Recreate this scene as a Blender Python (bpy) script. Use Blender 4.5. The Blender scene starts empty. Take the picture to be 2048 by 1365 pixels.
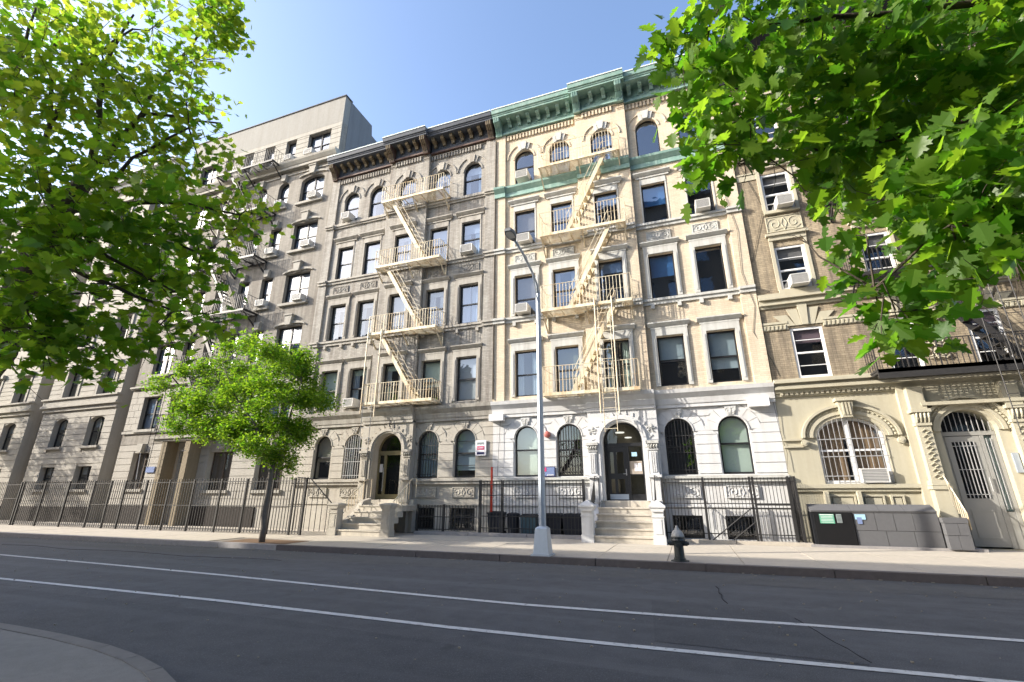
import bpy, math, random
import numpy as np
from mathutils import Vector, Matrix
random.seed(11); RNG = np.random.default_rng(5)
SC = bpy.context.scene
COL = SC.collection
R = math.radians

# ------------------------------------------------------------------ camera
cam = bpy.data.cameras.new('camera'); camo = bpy.data.objects.new('camera', cam); COL.objects.link(camo)
cam.sensor_width = 36.0; cam.lens = 930.0 / 2048.0 * 36.0
cam.clip_start = 0.05; cam.clip_end = 3000
camo.location = (0, 0, 1.6); camo.rotation_euler = (R(90 + 18.3), 0, R(19.9))
SC.camera = camo
SC.render.resolution_x = 1024; SC.render.resolution_y = 682

# ------------------------------------------------------------------ light
SUN = Vector((2.1, 1.0, -1.1)).normalized()            # travel direction of sunlight
EL = math.asin(-SUN.z); AZ = math.atan2(-SUN.x, -SUN.y)
w = bpy.data.worlds.new('World'); SC.world = w; w.use_nodes = True
nt = w.node_tree; bg = nt.nodes['Background']
sky = nt.nodes.new('ShaderNodeTexSky'); sky.sky_type = 'NISHITA'; sky.sun_disc = False
sky.sun_elevation = EL; sky.sun_rotation = AZ; sky.air_density = 1.0; sky.dust_density = 3.0; sky.ozone_density = 2.0
sky.altitude = 50
tint = nt.nodes.new('ShaderNodeMix'); tint.data_type = 'RGBA'; tint.blend_type = 'MULTIPLY'; tint.inputs[0].default_value = 1
tint.inputs[7].default_value = (1.08, 1.1, 1.14, 1); nt.links.new(sky.outputs[0], tint.inputs[6]); nt.links.new(tint.outputs[2], bg.inputs[0]); bg.inputs[1].default_value = 0.15
sl = bpy.data.lights.new('sun', 'SUN'); sl.energy = 3.7; sl.angle = R(0.5); sl.color = (1.0, 0.93, 0.82)
so = bpy.data.objects.new('sun', sl); COL.objects.link(so); so.rotation_euler = SUN.to_track_quat('-Z', 'Y').to_euler()
SC.view_settings.view_transform = 'Standard'; SC.view_settings.look = 'None'
SC.view_settings.gamma = 1.0; SC.view_settings.exposure = 1.34
try: SC.view_settings.use_curve_mapping = False
except Exception: pass
SC.cycles.max_bounces = 6; SC.cycles.transparent_max_bounces = 12

# ------------------------------------------------------------------ materials
MATS = {}
def new_mat(name):
    m = bpy.data.materials.new(name); m.use_nodes = True
    return m, m.node_tree, m.node_tree.nodes['Principled BSDF']
def N(t, kind, **kw):
    n = t.nodes.new(kind)
    for k, v in kw.items():
        if hasattr(n, k): setattr(n, k, v)
        else: n.inputs[k.replace('_', ' ')].default_value = v
    return n
def noise(t, scale, detail=4, rough=0.6, sc=(1, 1, 1)):
    g = N(t, 'ShaderNodeNewGeometry'); mp = N(t, 'ShaderNodeMapping'); mp.inputs['Scale'].default_value = sc
    t.links.new(g.outputs['Position'], mp.inputs[0])
    n = N(t, 'ShaderNodeTexNoise'); n.inputs['Scale'].default_value = scale; n.inputs['Detail'].default_value = detail
    n.inputs['Roughness'].default_value = rough
    t.links.new(mp.outputs[0], n.inputs['Vector']); return n.outputs['Fac']
def ramp(t, fac, a, b, lo=0.3, hi=0.7):
    r = N(t, 'ShaderNodeValToRGB'); e = r.color_ramp.elements
    e[0].position = lo; e[1].position = hi
    e[0].color = (*a, 1) if len(a) == 3 else a; e[1].color = (*b, 1) if len(b) == 3 else b
    t.links.new(fac, r.inputs[0]); return r.outputs[0]
def mixc(t, fac, a, b, mode='MIX'):
    m = N(t, 'ShaderNodeMix', data_type='RGBA', blend_type=mode)
    for s, v in ((0, fac), (6, a), (7, b)):
        if hasattr(v, 'links') or hasattr(v, 'is_output'): t.links.new(v, m.inputs[s])
        elif s == 0: m.inputs[0].default_value = v
        else: m.inputs[s].default_value = (*v, 1)
    return m.outputs[2]
def dark(c, k): return tuple(x * k for x in c)
def surf(name, col, rough=0.85, var=0.18, streak=0.0, bump=0.15, bscale=30, spec=0.25, metal=0, brick=0, grime=None, big=0.5):
    """weathered opaque surface"""
    if name in MATS: return MATS[name]
    m, t, p = new_mat(name)
    c = mixc(t, noise(t, big, 5), dark(col, 1 - var), dark(col, 1 + var * .6))
    f = noise(t, 9, 5)
    c = mixc(t, 0.35, c, ramp(t, f, dark(col, 1 - var * 1.3), dark(col, 1 + var * .5)))
    if streak:
        s = noise(t, 2.2, 6, .7, (1.6, 1.6, .12))
        c = mixc(t, ramp(t, s, (0, 0, 0), (streak,) * 3, .43, .66), c, grime or dark(col, .35))
    h = noise(t, bscale, 5)
    if brick:
        g = N(t, 'ShaderNodeNewGeometry'); sx = N(t, 'ShaderNodeSeparateXYZ'); cx = N(t, 'ShaderNodeCombineXYZ')
        t.links.new(g.outputs['Position'], sx.inputs[0])
        ad = N(t, 'ShaderNodeMath', operation='ADD'); t.links.new(sx.outputs[0], ad.inputs[0]); t.links.new(sx.outputs[1], ad.inputs[1])
        t.links.new(ad.outputs[0], cx.inputs[0]); t.links.new(sx.outputs[2], cx.inputs[1])
        b = N(t, 'ShaderNodeTexBrick'); t.links.new(cx.outputs[0], b.inputs['Vector'])
        b.inputs['Scale'].default_value = 1; b.inputs['Brick Width'].default_value = .23; b.inputs['Row Height'].default_value = .076
        b.inputs['Mortar Size'].default_value = .008; b.inputs['Mortar Smooth'].default_value = .3
        b.inputs['Color1'].default_value = (1, 1, 1, 1); b.inputs['Color2'].default_value = (1 - brick, 1 - brick, 1 - brick, 1)
        b.inputs['Mortar'].default_value = (1 - brick * 1.6,) * 3 + (1,)
        c = mixc(t, 1.0, c, b.outputs['Color'], 'MULTIPLY')
        sub = N(t, 'ShaderNodeMath', operation='SUBTRACT'); sub.inputs[0].default_value = 1
        t.links.new(b.outputs['Fac'], sub.inputs[1]); h2 = N(t, 'ShaderNodeMath', operation='MULTIPLY_ADD')
        t.links.new(sub.outputs[0], h2.inputs[0]); h2.inputs[1].default_value = 1.2; t.links.new(h, h2.inputs[2]); h = h2.outputs[0]
    t.links.new(c, p.inputs['Base Color'])
    p.inputs['Roughness'].default_value = rough; p.inputs['Specular IOR Level'].default_value = spec; p.inputs['Metallic'].default_value = metal
    if bump:
        bn = N(t, 'ShaderNodeBump'); bn.inputs['Strength'].default_value = bump; bn.inputs['Distance'].default_value = .02
        t.links.new(h, bn.inputs['Height']); t.links.new(bn.outputs[0], p.inputs['Normal'])
    MATS[name] = m; return m

cream   = surf('cream_brick_paint', (.67, .575, .435), var=.14, streak=.4, grime=(.45, .34, .24), brick=.16, bump=.3)
white_t = surf('white_trim_paint', (.52, .52, .49), var=.15, streak=.55, bump=.1, grime=(.3, .28, .25))
white_g = surf('white_ground_paint', (.60, .60, .595), var=.1, streak=.4, bump=.12, grime=(.42, .40, .38))
green   = surf('green_cornice_paint', (.205, .335, .285), var=.2, streak=.45, bump=.1, rough=.5, spec=.4, grime=(.40, .52, .47))
whitefl = surf('roof_edge_flashing', (.72, .80, .78), var=.1, bump=0, rough=.5)
maroon  = surf('maroon_cornice_paint', (.105, .06, .05), var=.35, streak=.6, rough=.55, spec=.35, grime=(.17, .13, .10))
slate   = surf('slate_fascia_paint', (.085, .095, .115), var=.2, streak=.3, rough=.6)
corbelc = surf('tan_modillion_paint', (.21, .175, .12), var=.3, bump=.1)
greyb   = surf('grey_brick_paint', (.43, .405, .36), var=.2, streak=.75, brick=.24, bump=.3, grime=(.20, .17, .145))
greyst  = surf('grey_stone_trim', (.41, .385, .34), var=.2, streak=.6, grime=(.18, .155, .13))
beigest = surf('beige_ashlar', (.44, .41, .355), var=.15, streak=.5, grime=(.28, .24, .2))
cbrick  = surf('brown_grey_wall', (.325, .30, .26), var=.2, streak=.75, brick=.14, bump=.3, grime=(.16, .135, .11))
cstone  = surf('weathered_stone', (.38, .36, .315), var=.15, streak=.4, grime=(.2, .18, .15))
stucco  = surf('grey_stucco', (.29, .28, .255), var=.18, streak=.35, big=.35, grime=(.2, .185, .16))
sidew   = surf('side_wall_render', (.20, .205, .21), var=.15, streak=.4, grime=(.12, .12, .125))
ccourse = surf('pale_stone_courses', (.39, .365, .32), var=.12, streak=.3, grime=(.25, .22, .18))
dwall   = surf('limestone_blocks', (.375, .35, .305), var=.13, streak=.35, grime=(.25, .22, .18))
tanb    = surf('tan_brick', (.42, .345, .24), var=.22, streak=.85, brick=.25, bump=.4, grime=(.15, .125, .1))
khaki   = surf('khaki_trim_paint', (.44, .41, .315), var=.1, streak=.3, bump=.08, grime=(.3, .26, .18))
baseD   = surf('dark_base_paint', (.035, .029, .025), var=.3)
step_m  = surf('worn_stone_step', (.55, .50, .42), var=.2, streak=.3)
pvc     = surf('white_window_frame', (.72, .72, .72), var=.04, bump=0, rough=.4, spec=.4)
blackf  = surf('black_window_frame', (.016, .016, .018), var=.2, bump=0, rough=.4, spec=.5)
iron    = surf('black_ironwork', (.022, .021, .021), var=.4, bump=.1, rough=.55, spec=.45)
irongr  = surf('grey_black_ironwork', (.032, .03, .029), var=.4, bump=.1, rough=.6, spec=.4)
creamir = surf('cream_painted_iron', (.72, .65, .49), var=.2, streak=.7, bump=.1, rough=.5, spec=.4, grime=(.42, .25, .09), big=2)
bars_w  = surf('pale_grey_bars', (.36, .36, .36), var=.15, bump=0, rough=.45, spec=.4)
zinc    = surf('galvanised_steel', (.42, .47, .53), var=.12, streak=.2, bump=.04, rough=.42, metal=.35, grime=(.28, .31, .35))
asph    = None
conc    = surf('sidewalk_concrete', (.45, .405, .34), var=.2, bump=.2, bscale=60, big=.8)
concgap = surf('sidewalk_joint', (.22, .195, .165), var=.2)
kerbm   = surf('kerb_concrete', (.30, .285, .28), var=.3, bump=.2, big=2)
kerbst  = surf('kerb_steel_edge_shaded', (.10, .09, .092), var=.3, rough=.6, big=3)
paintl  = surf('road_line_paint', (.50, .51, .52), var=.25, streak=0, bump=.2, bscale=90, big=4)
dirt    = surf('tree_pit_soil', (.16, .10, .06), var=.4, bump=.8, bscale=20)
bark    = surf('bark', (.075, .06, .048), var=.4, bump=.8, bscale=25, big=3)
barkg   = surf('young_bark', (.13, .115, .10), var=.35, bump=.5, bscale=30, big=3)
hyd_b   = surf('hydrant_black_paint', (.02, .026, .028), var=.4, rough=.45, spec=.5)
hyd_s   = surf('hydrant_silver_paint', (.36, .36, .35), var=.3, rough=.5, spec=.4, streak=.5)
blockm  = surf('grey_painted_blocks', (.115, .115, .12), var=.12, bump=.25, rough=.75)
binm    = surf('dark_plastic', (.022, .025, .035), var=.2, rough=.45, bump=0)
binb    = surf('blue_grey_plastic', (.06, .11, .14), var=.25, rough=.45, bump=0)
redm    = surf('red_paint', (.55, .06, .035), var=.1, rough=.5, bump=0)
redbr   = surf('faded_red_bell', (.42, .13, .11), var=.15, rough=.5, bump=0)
acw     = surf('ac_casing', (.62, .61, .58), var=.08, bump=0, rough=.5, streak=.2)
acg     = surf('ac_grille', (.22, .22, .22), var=.2, bump=0)
blindw  = surf('white_blind', (.42, .45, .48), var=.05, bump=0)
blindg  = surf('sage_blind', (.46, .54, .48), var=.06, bump=0)
blindb  = surf('grey_blue_shade', (.30, .37, .42), var=.08, bump=0)
curt    = surf('pale_curtain', (.32, .37, .44), var=.1, bump=0)
curtbr  = surf('brown_curtain', (.26, .17, .10), var=.2, bump=0)
board   = surf('window_board', (.12, .09, .07), var=.2, bump=.1)
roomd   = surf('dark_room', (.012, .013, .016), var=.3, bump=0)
signw   = surf('sign_white', (.75, .73, .74), var=.03, bump=0)
signp   = surf('sign_pink', (.62, .06, .17), var=.05, bump=0)
signn   = surf('sign_navy', (.03, .03, .10), var=.05, bump=0)
signb   = surf('sign_slate_blue', (.17, .22, .38), var=.08, bump=0)
signbl  = surf('sign_light_blue', (.35, .55, .68), var=.08, bump=0)
signg   = surf('notice_green', (.12, .36, .24), var=.15, bump=0)
signgr  = surf('notice_grey', (.26, .30, .30), var=.15, bump=0)
tandoor = surf('olive_brass_frame', (.21, .18, .10), var=.15, bump=0, rough=.4, spec=.5)
dgrey   = surf('grey_door_paint', (.30, .295, .275), var=.05, bump=0, rough=.5)
cabd    = surf('black_board', (.008, .008, .009), var=.3, rough=.6)
acrossm = surf('brown_brick_across', (.17, .16, .15), var=.2, brick=.15)
acrossn = surf('pale_brick_across', (.30, .26, .21), var=.2, brick=.15)
tarroof = surf('tar_roof', (.08, .08, .08), var=.2)
wire    = surf('cable_black', (.03, .028, .026), var=.1, bump=0)

def glass(name, refl=.2, tint=(.75, .8, .8)):
    m = bpy.data.materials.new(name); m.use_nodes = True; t = m.node_tree; t.nodes.clear()
    o = N(t, 'ShaderNodeOutputMaterial'); mx = N(t, 'ShaderNodeMixShader'); tr = N(t, 'ShaderNodeBsdfTransparent'); gl = N(t, 'ShaderNodeBsdfGlossy')
    tr.inputs[0].default_value = (*tint, 1); gl.inputs['Roughness'].default_value = .015; gl.inputs['Color'].default_value = (.93, .96, 1, 1)
    fr = N(t, 'ShaderNodeLayerWeight'); fr.inputs[0].default_value = .5; pw = N(t, 'ShaderNodeMath', operation='POWER'); t.links.new(fr.outputs['Facing'], pw.inputs[0]); pw.inputs[1].default_value = 3.5
    a = N(t, 'ShaderNodeMath', operation='MULTIPLY_ADD'); t.links.new(pw.outputs[0], a.inputs[0]); a.inputs[1].default_value = .8; a.inputs[2].default_value = refl; a.use_clamp = True
    bn = N(t, 'ShaderNodeBump'); bn.inputs['Strength'].default_value = .06; bn.inputs['Distance'].default_value = .05
    t.links.new(noise(t, 1.7, 2), bn.inputs['Height']); t.links.new(bn.outputs[0], gl.inputs['Normal'])
    t.links.new(a.outputs[0], mx.inputs[0]); t.links.new(tr.outputs[0], mx.inputs[1]); t.links.new(gl.outputs[0], mx.inputs[2])
    t.links.new(mx.outputs[0], o.inputs[0]); MATS[name] = m; return m
gl_a = glass('window_glass', .15, (.9, .93, .93)); gl_b = glass('coated_window_glass', .22, (.72, .8, .9)); gl_c = glass('clear_door_glass', .06)

def asphalt(name, base, hi):
    m, t, p = new_mat(name)
    sp = noise(t, 75, 3, .85); big = noise(t, .35, 5, .6, (1, 2.2, 1)); mid = noise(t, 3, 5, .65)
    c = mixc(t, ramp(t, big, (0, 0, 0), (1, 1, 1), .35, .68), base, hi)
    c = mixc(t, .5, c, ramp(t, mid, dark(base, .8), dark(hi, 1.1)))
    c = mixc(t, ramp(t, sp, (0, 0, 0), (.8,) * 3, .54, .66), c, dark(hi, 2.2))
    tr_ = noise(t, 1.1, 4, .6, (.06, 1.6, 1)); c = mixc(t, ramp(t, tr_, (0, 0, 0), (.45,) * 3, .5, .68), c, dark(hi, 1.35))
    st = noise(t, 1.6, 3, .5); c = mixc(t, ramp(t, st, (0, 0, 0), (.5,) * 3, .68, .74), c, dark(base, .6))
    t.links.new(c, p.inputs['Base Color']); p.inputs['Roughness'].default_value = .82; p.inputs['Specular IOR Level'].default_value = .35
    bn = N(t, 'ShaderNodeBump'); bn.inputs['Strength'].default_value = .5; bn.inputs['Distance'].default_value = .01
    t.links.new(sp, bn.inputs['Height']); t.links.new(bn.outputs[0], p.inputs['Normal']); MATS[name] = m; return m
asph = asphalt('asphalt', (.040, .044, .052), (.076, .081, .092)); asph2 = asphalt('asphalt_dark_patch', (.035, .039, .047), (.060, .065, .075))
_t = paintl.node_tree; _p = _t.nodes['Principled BSDF']; _l = _p.inputs['Base Color'].links[0].from_socket
_c = mixc(_t, ramp(_t, noise(_t, 14, 6, .75), (0, 0, 0), (.85,) * 3, .56, .66), _l, (.10, .105, .115)); _t.links.new(_c, _p.inputs['Base Color'])
asph3 = asphalt('asphalt_worn', (.050, .053, .059), (.075, .078, .083))

def leafmat(name, ca, cb, ta, tb):
    m = bpy.data.materials.new(name); m.use_nodes = True; t = m.node_tree; t.nodes.clear()
    o = N(t, 'ShaderNodeOutputMaterial'); at = N(t, 'ShaderNodeAttribute', attribute_name='tone')
    c1 = ramp(t, at.outputs['Fac'], ca, cb, .1, .9); c2 = ramp(t, at.outputs['Fac'], ta, tb, .1, .9)
    d = N(t, 'ShaderNodeBsdfPrincipled'); d.inputs['Roughness'].default_value = .42; d.inputs['Specular IOR Level'].default_value = .35
    tl = N(t, 'ShaderNodeBsdfTranslucent'); mx = N(t, 'ShaderNodeMixShader'); mx.inputs[0].default_value = .55
    t.links.new(c1, d.inputs['Base Color']); t.links.new(c2, tl.inputs[0])
    t.links.new(d.outputs[0], mx.inputs[1]); t.links.new(tl.outputs[0], mx.inputs[2]); t.links.new(mx.outputs[0], o.inputs[0])
    MATS[name] = m; return m
leafL = leafmat('maple_leaf', (.05, .12, .012), (.10, .17, .016), (.20, .46, .02), (.40, .60, .03))
leafR = leafmat('oak_leaf', (.045, .115, .016), (.10, .175, .022), (.13, .36, .015), (.31, .52, .025))
leafY = leafmat('young_tree_leaf', (.045, .11, .01), (.12, .19, .018), (.13, .34, .012), (.38, .56, .03))

# ------------------------------------------------------------------ object helpers
WP = {}
def worldpos(o): return WP.get(o.name, Vector((0, 0, 0))) if o else Vector((0, 0, 0))
def link(name, data, wp, parent=None):
    o = bpy.data.objects.new(name, data); COL.objects.link(o)
    wp = Vector(wp); o.location = wp - worldpos(parent)
    if parent: o.parent = parent
    WP[o.name] = wp; return o
def thing(name, loc, label, cat, group=None):
    o = link(name, None, loc); o.empty_display_size = .2
    o['label'] = label; o['category'] = cat
    if group: o['group'] = group
    return o
def tag(o, label, cat, group=None):
    o['label'] = label; o['category'] = cat
    if group: o['group'] = group
    return o
def struct(o): o['kind'] = 'structure'; return o
CACHE = {}
class MB:
    def __init__(s): s.v = []; s.f = []
    def quad(s, a, b, c, d): n = len(s.v); s.v += [a, b, c, d]; s.f.append((n, n + 1, n + 2, n + 3)); return s
    def poly(s, pts): n = len(s.v); s.v += list(pts); s.f.append(tuple(range(n, n + len(pts)))); return s
    def box(s, x0, x1, y0, y1, z0, z1):
        n = len(s.v)
        s.v += [(x0, y0, z0), (x1, y0, z0), (x1, y1, z0), (x0, y1, z0), (x0, y0, z1), (x1, y0, z1), (x1, y1, z1), (x0, y1, z1)]
        s.f += [tuple(n + i for i in q) for q in ((0, 3, 2, 1), (4, 5, 6, 7), (0, 1, 5, 4), (1, 2, 6, 5), (2, 3, 7, 6), (3, 0, 4, 7))]
        return s
    def prism_x(s, yz, x0, x1):           # polygon in YZ extruded along X
        n = len(s.v); k = len(yz)
        s.v += [(x0, y, z) for y, z in yz] + [(x1, y, z) for y, z in yz]
        s.f += [tuple(range(n, n + k)), tuple(range(n + 2 * k - 1, n + k - 1, -1))]
        s.f += [(n + i, n + k + i, n + k + (i + 1) % k, n + (i + 1) % k) for i in range(k)]; return s
    def prism_y(s, xz, y0, y1):           # polygon in XZ extruded along Y
        n = len(s.v); k = len(xz)
        s.v += [(x, y0, z) for x, z in xz] + [(x, y1, z) for x, z in xz]
        s.f += [tuple(range(n, n + k)), tuple(range(n + 2 * k - 1, n + k - 1, -1))]
        s.f += [(n + i, n + k + i, n + k + (i + 1) % k, n + (i + 1) % k) for i in range(k)]; return s
    def prism_z(s, xy, z0, z1):
        n = len(s.v); k = len(xy)
        s.v += [(x, y, z0) for x, y in xy] + [(x, y, z1) for x, y in xy]
        s.f += [tuple(range(n, n + k)), tuple(range(n + 2 * k - 1, n + k - 1, -1))]
        s.f += [(n + i, n + k + i, n + k + (i + 1) % k, n + (i + 1) % k) for i in range(k)]; return s
    def tube(s, pts, r, k=6):
        pts = [Vector(p) for p in pts]; n0 = len(s.v); rr = r if hasattr(r, '__len__') else [r] * len(pts)
        for i, p in enumerate(pts):
            d = (pts[min(i + 1, len(pts) - 1)] - pts[max(i - 1, 0)]).normalized()
            u = d.orthogonal().normalized() if i == 0 else (u - d * u.dot(d)).normalized(); v = d.cross(u)
            for j in range(k):
                a = 2 * math.pi * j / k; s.v.append(tuple(p + (u * math.cos(a) + v * math.sin(a)) * rr[i]))
        for i in range(len(pts) - 1):
            for j in range(k):
                a = n0 + i * k + j; b = n0 + i * k + (j + 1) % k; s.f.append((a, b, b + k, a + k))
        s.f += [tuple(range(n0 + k - 1, n0 - 1, -1)), tuple(range(n0 + (len(pts) - 1) * k, n0 + len(pts) * k))]; return s
    def lathe(s, prof, cx, cy, k=16):     # prof: (r, z)
        n0 = len(s.v)
        for r_, z in prof:
            for j in range(k): a = 2 * math.pi * j / k; s.v.append((cx + r_ * math.cos(a), cy + r_ * math.sin(a), z))
        for i in range(len(prof) - 1):
            for j in range(k): a = n0 + i * k + j; b = n0 + i * k + (j + 1) % k; s.f.append((a, b, b + k, a + k))
        s.f += [tuple(range(n0 + k - 1, n0 - 1, -1)), tuple(range(n0 + (len(prof) - 1) * k, n0 + len(prof) * k))]; return s
    def band(s, inner, outer, y0, y1):    # strip between two XZ polylines, extruded in Y
        for i in range(len(inner) - 1): s.prism_y([inner[i], inner[i + 1], outer[i + 1], outer[i]], y0, y1)
        return s
    def data(s, name, mat, smooth=False):
        m = bpy.data.meshes.new(name)
        a = np.array(s.v, dtype=float); c = (a.min(0) + a.max(0)) / 2
        m.from_pydata([tuple(x) for x in (a - c)], [], s.f); m.materials.append(mat)
        if smooth: m.polygons.foreach_set('use_smooth', [True] * len(m.polygons))
        m.update(); return m, Vector(c)
    def build(s, name, mat, parent=None, smooth=False):
        m, c = s.data(name, mat, smooth); return link(name, m, c, parent)
def pbox(name, x0, x1, y0, y1, z0, z1, mat, parent=None):
    """a box piece; equal boxes share one mesh"""
    key = ('b', round(x1 - x0, 3), round(y1 - y0, 3), round(z1 - z0, 3), mat.name)
    if key not in CACHE:
        CACHE[key] = MB().box(-(x1 - x0) / 2, (x1 - x0) / 2, -(y1 - y0) / 2, (y1 - y0) / 2, -(z1 - z0) / 2, (z1 - z0) / 2).data(name, mat)[0]
    return link(name, CACHE[key], ((x0 + x1) / 2, (y0 + y1) / 2, (z0 + z1) / 2), parent)
def pgon_x(name, key, yz, x0, x1, mat, parent):
    k = ('px', key, mat.name)
    if k not in CACHE: CACHE[k] = MB().prism_x(yz, 0, x1 - x0).data(name, mat)
    m, c = CACHE[k]
    a = np.array(yz); cy = (a[:, 0].min() + a[:, 0].max()) / 2; cz = (a[:, 1].min() + a[:, 1].max()) / 2
    return link(name, m, ((x0 + x1) / 2, cy, cz), parent)

def arcpts(xa, xb, zs, rise, n=14):
    cx = (xa + xb) / 2; r = (xb - xa) / 2
    return [(cx - r * math.cos(math.pi * i / n), zs + rise * math.sin(math.pi * i / n)) for i in range(n + 1)]

def wall(mb, x0, x1, z0, z1, yf, dep, ops, sides=True):
    xs = sorted({x0, x1, *[o[0] for o in ops], *[o[1] for o in ops]}); zs = sorted({z0, z1, *[o[2] for o in ops], *[o[3] for o in ops]})
    xs = [x for x in xs if x0 <= x <= x1]; zs = [z for z in zs if z0 <= z <= z1]
    for j in range(len(zs) - 1):
        zm = (zs[j] + zs[j + 1]) / 2; start = None
        for i in range(len(xs) - 1):
            xm = (xs[i] + xs[i + 1]) / 2; hole = any(o[0] < xm < o[1] and o[2] < zm < o[3] for o in ops)
            if not hole and start is None: start = xs[i]
            if hole and start is not None: mb.quad((start, yf, zs[j]), (xs[i], yf, zs[j]), (xs[i], yf, zs[j + 1]), (start, yf, zs[j + 1])); start = None
        if start is not None: mb.quad((start, yf, zs[j]), (x1, yf, zs[j]), (x1, yf, zs[j + 1]), (start, yf, zs[j + 1]))
    yb = yf + dep
    for o in ops:
        xa, xb, za, zb, rise = o; zt = zb - rise
        mb.quad((xa, yf, za), (xa, yf, zt), (xa, yb, zt), (xa, yb, za)); mb.quad((xb, yf, zt), (xb, yf, za), (xb, yb, za), (xb, yb, zt))
        mb.quad((xa, yf, za), (xa, yb, za), (xb, yb, za), (xb, yf, za))
        if rise == 0: mb.quad((xa, yf, zb), (xb, yf, zb), (xb, yb, zb), (xa, yb, zb))
        else:
            p = arcpts(xa, xb, zt, rise)
            for i in range(len(p) - 1):
                (ax, az), (bx, bz) = p[i], p[i + 1]
                mb.quad((ax, yf, az), (bx, yf, bz), (bx, yf, zb), (ax, yf, zb)); mb.quad((ax, yf, az), (ax, yb, az), (bx, yb, bz), (bx, yf, bz))
    if sides:
        mb.quad((x0, yf, z0), (x0, yf, z1), (x0, yb, z1), (x0, yb, z0)); mb.quad((x1, yf, z1), (x1, yf, z0), (x1, yb, z0), (x1, yb, z1))
        mb.quad((x0, yf, z1), (x1, yf, z1), (x1, yb, z1), (x0, yb, z1)); mb.quad((x0, yf, z0), (x0, yb, z0), (x1, yb, z0), (x1, yf, z0))

def window(root, xa, xb, za, zb, yf, rise=0, fr=None, inset=.13, gls=None, mid=True, pair=False, blind=None, curtain=None, bars=None, fw=.055, midf=.5, muntin=0):
    """window frame is the part; panes, blinds, curtains and bars are its sub-parts"""
    fr = fr or blackf; y0 = yf + inset; y1 = y0 + .07; zt = zb - rise; g = .002
    mb = MB(); mb.box(xa + g, xa + fw, y0, y1, za + g, zt).box(xb - fw, xb - g, y0, y1, za + g, zt).box(xa + fw, xb - fw, y0 + .003, y1 - .003, za + g, za + fw + .02)
    if rise:
        po = arcpts(xa + g, xb - g, zt, rise - g); pi_ = arcpts(xa + fw, xb - fw, zt, rise - fw); mb.band(pi_, po, y0 + .001, y1 - .001)
    else: mb.box(xa + fw, xb - fw, y0 + .003, y1 - .003, zb - fw, zb - g)
    zm = za + (zb - za) * midf
    cols = [(xa + fw, xb - fw)]
    if pair:
        xm = (xa + xb) / 2; mb.box(xm - .05, xm + .05, y0 - .01, y1 + .01, za + fw, zb - fw if not rise else zb - .07); cols = [(xa + fw, xm - .05), (xm + .05, xb - fw)]
    if mid: 
        for a, b in cols: mb.box(a, b, y0 + .008, y1 + .02, zm - .03, zm + .03)
    for k in range(muntin):
        for (lo, hi) in ((za, zm), (zm, zb)):
            zz = lo + (hi - lo) * .5
            for a, b in cols: mb.box(a, b, y0 + .02, y1 - .01, zz - .012, zz + .012)
    f = mb.build('window', fr, root)
    gls = gls or gl_a
    for a, b in cols:
        if mid:
            MB().quad((a, y0 + .05, za + fw), (b, y0 + .05, za + fw), (b, y0 + .05, zm), (a, y0 + .05, zm)).build('pane', gls, f)
        lo = zm if mid else za + fw
        if rise and not pair:
            pts = [(a, y0 + .03, lo), (b, y0 + .03, lo)] + [(x, y0 + .03, z) for x, z in reversed(arcpts(xa + fw, xb - fw, zt, rise - fw))]
            MB().poly(pts).build('pane', gls, f)
        else:
            MB().quad((a, y0 + .03, lo), (b, y0 + .03, lo), (b, y0 + .03, zb - .03), (a, y0 + .03, zb - .03)).build('pane', gls, f)
    yb = y0 + .13
    if blind:
        bm, frac = blind; MB().box(xa - .02, xb + .02, yb, yb + .006, zb - (zb - za) * frac, zb + .02).build('blind', bm, f)
    if curtain:
        cm, cw = curtain
        for s in (0, 1):
            n = 7; x_0 = xa if s == 0 else xb - cw; pts = []
            m2 = MB()
            for i in range(n):
                xx = x_0 + cw * i / n; xe = x_0 + cw * (i + 1) / n; ya = yb + .02 + .025 * (i % 2); ye = yb + .02 + .025 * ((i + 1) % 2)
                m2.quad((xx, ya, za), (xe, ye, za), (xe, ye, zb), (xx, ya, zb))
            m2.build('curtain', cm, f)
    if bars:
        bmat, n = bars
        for i in range(n):
            x = xa + (xb - xa) * (i + .5) / n
            top = zt + (rise * math.sqrt(max(0, 1 - ((x - (xa + xb) / 2) / ((xb - xa) / 2)) ** 2)) if rise else 0)
            pbox('bar', x - .011, x + .011, yf - .03, yf - .008, za + .03, round(top - .02, 2), bmat, f)
        for q in (.08, .38, .68): pbox('bar', xa, xb, yf - .034, yf - .026, za + (zb - za) * q - .012, za + (zb - za) * q + .012, bmat, f)
    return f

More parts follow.
